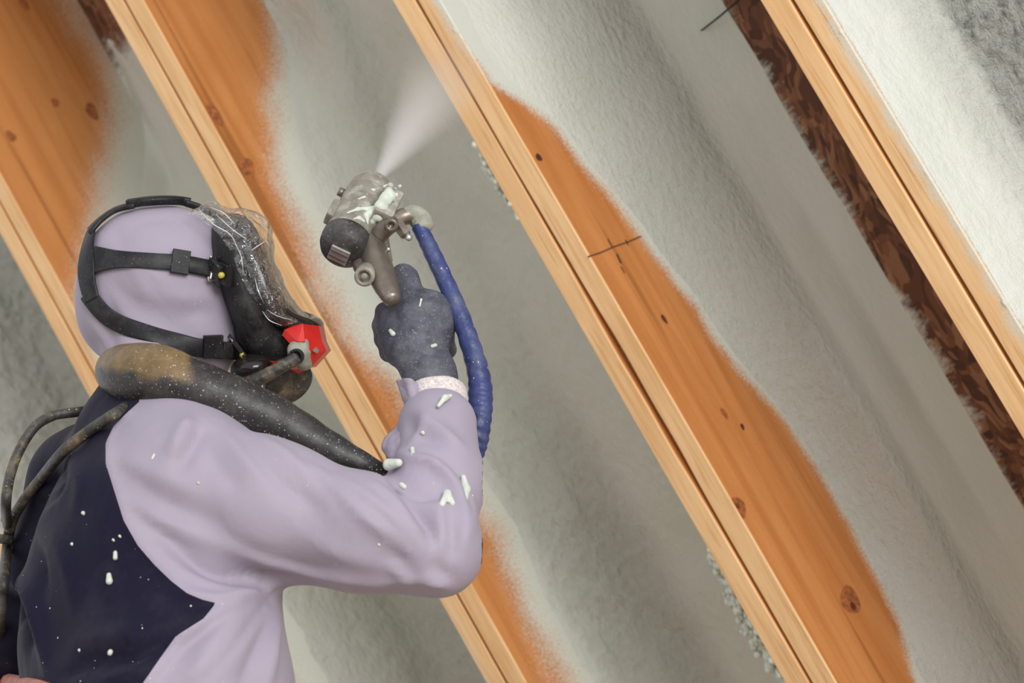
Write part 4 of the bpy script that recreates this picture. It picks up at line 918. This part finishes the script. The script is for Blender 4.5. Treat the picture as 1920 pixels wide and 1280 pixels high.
def bolt(c, r, ax_, L_=.006, mat='gun_bare'):
    v, f = lathe(c, ax_, [(0, r), (L_, r), (L_ * 1.1, r * .8), (L_ * 1.1, r * .45), (L_ * .6, r * .4)], 14); return link('bolt', v, f, mat, ge)
tow = np.array([0, 0, 1.0])
gl_ = -gu
bolt(gb + gax * .100 + gl_ * GR * .93, .006, gl_, .007); bolt(gb + gax * .098 + tow * GR * .90, .005, tow, .004)
v, f = rbox(gb + gax * .060 + gl_ * GR * .98, np.stack([gl_, gv_, gax]), (.006, .010, .016), .5); link('side_lug', v, f, 'gun_metal', ge, False)
# side block and fluid manifold on the right
v, f = rbox(P(722, 395, 2.71), np.stack([gu, gv_, gax]), (.013, .020, .026), .3); link('manifold', v, f, 'gun_metal', ge, False)
v, f = tube([P(708, 445, 2.69), P(725, 425, 2.69), P(752, 408, 2.70), P(772, 403, 2.705)], [.011, .012, .011, .012], 30, 14); link('fluid_arm', v, f, 'gun_bare', ge)
fa_ = unit(P(731, 428, 2.64) - P(736, 416, 2.68)); v, f = lathe(P(736, 416, 2.685), fa_, [(0, .0075), (.014, .0075), (.015, .0088), (.022, .0088), (.0235, .0075), (.0235, .004), (.020, .0035)], 18); link('check_valve', v, f, 'gun_bare', ge)
v, f = tube([P(745, 418, 2.69), P(753, 430, 2.685), P(760, 440, 2.683)], [.0085, .0085, .008], 14, 6); link('valve_nut', v, f, 'gun_bare', ge, False)
for x, y, r in ((766, 445, 6.5), (728, 467, 4.5)):
    v, f = surface(field([(.001, .001, [cap(P(x, y, 2.675), P(x, y + 1, 2.675), px(r, 2.675), px(r, 2.675))])]), P(x, y, 2.675) - .009, P(x, y, 2.675) + .009, .001); link('drip', v, f, 'steel', ge)
v, f = tube([P(700, 430, 2.70), P(715, 445, 2.695), P(722, 465, 2.70), P(728, 490, 2.705)], [.008, .009, .007, .006], 24, 10); link('air_valve', v, f, 'gun_metal', ge)
# handle
v, f = tube([P(692, 455, 2.695), P(705, 488, 2.675), P(718, 520, 2.650), P(730, 548, 2.626), P(736, 562, 2.614)], [px(26, 2.69), px(27, 2.67), px(26, 2.65), px(21, 2.63), px(16, 2.62)], 50, 20, flat=1.0); link('handle', v, f, 'gun_bare', ge)
# hose fitting left of the handle
fx = unit(P(674, 536, 2.60) - P(690, 508, 2.68)); c0 = P(692, 503, 2.675)
v, f = lathe(c0, fx, [(0, .0115), (.020, .0115), (.021, .0125), (.046, .0128), (.048, .0118), (.0485, .008), (.042, .0075), (.042, .0045), (.050, .004), (.050, .0005)], 26); link('hose_fitting', v, f, 'gun_metal', ge)
v, f = tube([P(672, 478, 2.69), P(680, 500, 2.68), P(692, 520, 2.665)], [.012, .012, .010], 14, 12); link('bracket', v, f, 'gun_bare', ge)
slab([(700, 537), (708, 532), (718, 548), (714, 560), (704, 548)], [2.635, 2.632, 2.63, 2.632, 2.636], .012, 'trigger', 'tape_red', ge)
# foam crust down the right of the body
GUNF = field([(.002, .004, [cap(gb + gax * .02, gb + gax * .125, GR * .95, GR * .93), cap(P(722, 378, 2.70), P(720, 408, 2.70), .014, .014)])])
crust = []
for path, rr in (([(733, 346), (730, 360), (722, 372), (712, 388), (708, 402), (700, 418)], [5, 8, 10, 11, 9, 5]), ([(700, 392), (688, 404), (690, 418)], [7, 6, 3]), ([(652, 398), (672, 391), (698, 391)], [3, 4, 6]), ([(722, 375), (736, 370), (741, 360)], [8, 6, 3]),
                 ([(735, 395), (728, 408), (716, 418)], [6, 7, 4]), ([(664, 410), (674, 408), (682, 414)], [3, 4, 4]), ([(646, 422), (656, 416)], [2, 3]), ([(690, 352), (700, 356), (712, 352)], [2, 3, 3]), ([(672, 372), (684, 368)], [2, 3])):
    q = on(GUNF, path, -.0015, 2.4)
    crust += [cap(q[i], q[i + 1], px(rr[i], 2.7), px(rr[i + 1], 2.7)) for i in range(len(q) - 1)]
for _ in range(46):
    t_ = random.random(); x_ = 738 - 40 * t_ + random.gauss(0, 7); y_ = 350 + 70 * t_ + random.gauss(0, 6); q = on(GUNF, [(x_, y_)], .0005, 2.4)[0]; r_ = px(random.uniform(1.5, 4.5), 2.7)
    crust.append(cap(q, q + np.array([.001, .001, 0]), r_, r_ * .8))
blob(crust, ge, 'foam_crust', h=.0014, k=.0035)

# spray mist from the nozzle to the bay
noz = gb + gax * .152
tgt = P(866, 96, 3.66); md = unit(tgt - noz)
u_ = unit(np.cross(md, [0, 1, 0])); w_ = np.cross(md, u_)
MR = np.stack([u_, w_, md], 1); MWd = CB @ MR; o_ = W(noz)
m4 = Matrix([list(MWd[i]) + [o_[i]] for i in range(3)] + [[0, 0, 0, 1]])
v, f = lathe(np.zeros(3), np.array([0, 0, 1.0]), [(z, MIST_R0 + MIST_T * z) for z in np.linspace(0, MIST_L, 10)], 28)
o = link('spray_mist', v, f, 'spray_mist', None, local=True, mat4=m4); tag(o, 'white cone of spray mist shooting from the gun nozzle', 'spray mist')

# =================================================================== HOSES
def wrap(u, t, c): return 1 + .045 * np.sin(u * 130 + 1.0 * t + 2 * np.sin(u * 9)) * (0.4 + .6 * u) + .05 * fbm(np.broadcast_to(c[:, None], (len(c), t.shape[1], 3)), 45, 2, 5)
bh = empty('blue_hose', loc=W(P(890, 700, 2.65))); tag(bh, 'blue tape-wrapped hose curving from the gun down behind the wrist', 'hose')
v, f = tube([P(752, 408, 2.70), P(772, 402, 2.705), P(788, 412, 2.705), P(796, 430, 2.70)], [px(14, 2.7), px(19, 2.7), px(21, 2.7), px(18, 2.7)], 40, 18, wrap); link('end_collar', v, f, 'tape_overspray', bh)
v, f = tube([P(786, 424, 2.70), P(806, 465, 2.69), P(832, 520, 2.675), P(858, 580, 2.66), P(880, 640, 2.645), P(897, 700, 2.63), P(901, 750, 2.62), P(898, 800, 2.61), P(892, 840, 2.61), P(888, 866, 2.615)], [px(r, 2.66) for r in (15, 16, 17, 18, 19, 21, 23, 22, 20, 13)], 220, 20, wrap); link('wrapped_hose', v, f, 'blue_tape', bh)
v, f = tube([P(889, 852, 2.615), P(884, 880, 2.64), P(850, 915, 2.68), P(790, 915, 2.68), P(740, 893, 2.63)], [px(11, 2.6)] * 5, 40, 12); link('hose_core', v, f, 'rubber_black', bh)
v, f = tube([P(866, 762, 2.615), P(872, 780, 2.605), P(877, 800, 2.605)], [px(11, 2.6), px(14, 2.6), px(10, 2.6)], 20, 12, lambda u, t, c: 1 + .08 * np.sin(u * 50)); link('strap', v, f, 'rubber_black', bh)

def sleeve_mod(u, t, c):
    return 1 + .035 * fbm(np.broadcast_to(c[:, None], (len(c), t.shape[1], 3)), 22, 3, 4) + .02 * np.sin(u * 75 + .6 * np.sin(t)) * sstep(.35, .5, u)
ctrl = [P(240, 690, 2.80), P(224, 694, 2.70), P(245, 700, 2.60), P(296, 706, 2.56), P(362, 727, 2.55), P(432, 754, 2.55), P(505, 785, 2.555), P(580, 826, 2.56), P(648, 858, 2.555), P(705, 880, 2.56), P(745, 893, 2.60)]
rad_ = [px(r, 2.6) for r in (40, 46, 57, 59, 53, 51, 47, 41, 30, 18, 10)]
v, f = tube(ctrl, rad_, 240, 36, sleeve_mod)
q = to_pix(v); tanv = (1 - sstep(335, 385, q[:, 0] - (q[:, 1] - 700) * .2)) * (0.18 + .72 * (1 - sstep(664, 704, q[:, 1] - (q[:, 0] - 200) * .18)))
sh = link('sleeved_hose', v, f, 'hose_sleeve', None, attrs={'tan': tanv}); tag(sh, 'thick black sleeved hose with a tan stain draped over the shoulder', 'hose')

ah = empty('air_hose', loc=W(P(20, 970, 2.52))); tag(ah, 'thin black air hoses looping down behind the back', 'hose')
def lay(path, rp, lift): 
    q, n = march(BODY, path, 2.2); return q
def hz(x, y):
    q, n = march(BODY, [(x, y)], 2.2); return -q[0][2]
pa = [P(250, 755, 2.60), P(215, 776, hz(215, 790) - .012), P(170, 806, hz(170, 812) - .012), P(120, 845, hz(130, 860) - .012), P(78, 895, hz(85, 905) - .010), P(42, 942, hz(60, 960) - .005), P(20, 985, hz(45, 1000)), P(12, 1040, hz(40, 1040) + .0), P(6, 1100, hz(40, 1100)), P(0, 1180, hz(30, 1180)), P(-15, 1300, hz(0, 1290) - .02)]
v, f = tube(pa, [px(11, 2.5)] * len(pa), 150, 14, lambda u, t, c: 1 + .05 * fbm(np.broadcast_to(c[:, None], (len(c), t.shape[1], 3)), 60, 2, 5)); link('hose', v, f, 'hose_black', ah)
pb = [P(175, 768, 2.68), P(138, 773, 2.66), P(100, 779, 2.65), P(65, 800, 2.63), P(36, 845, 2.61), P(18, 895, 2.59), P(11, 945, 2.57), P(14, 985, -pa[6][2] + .008)]
v, f = tube(pb, [px(10, 2.55)] * len(pb), 90, 14); link('hose', v, f, 'hose_black', ah)
for x, y in ((17, 962), (12, 1002)):
    c = P(x, y, hz(45, 1000) + .002); v, f = lathe(c, np.array([-.1, -1, .1]), [(0, px(13, 2.5)), (.002, px(15, 2.5)), (.010, px(15, 2.5)), (.012, px(13, 2.5))], 18); link('hose_clamp', v, f, 'hose_black', ah)
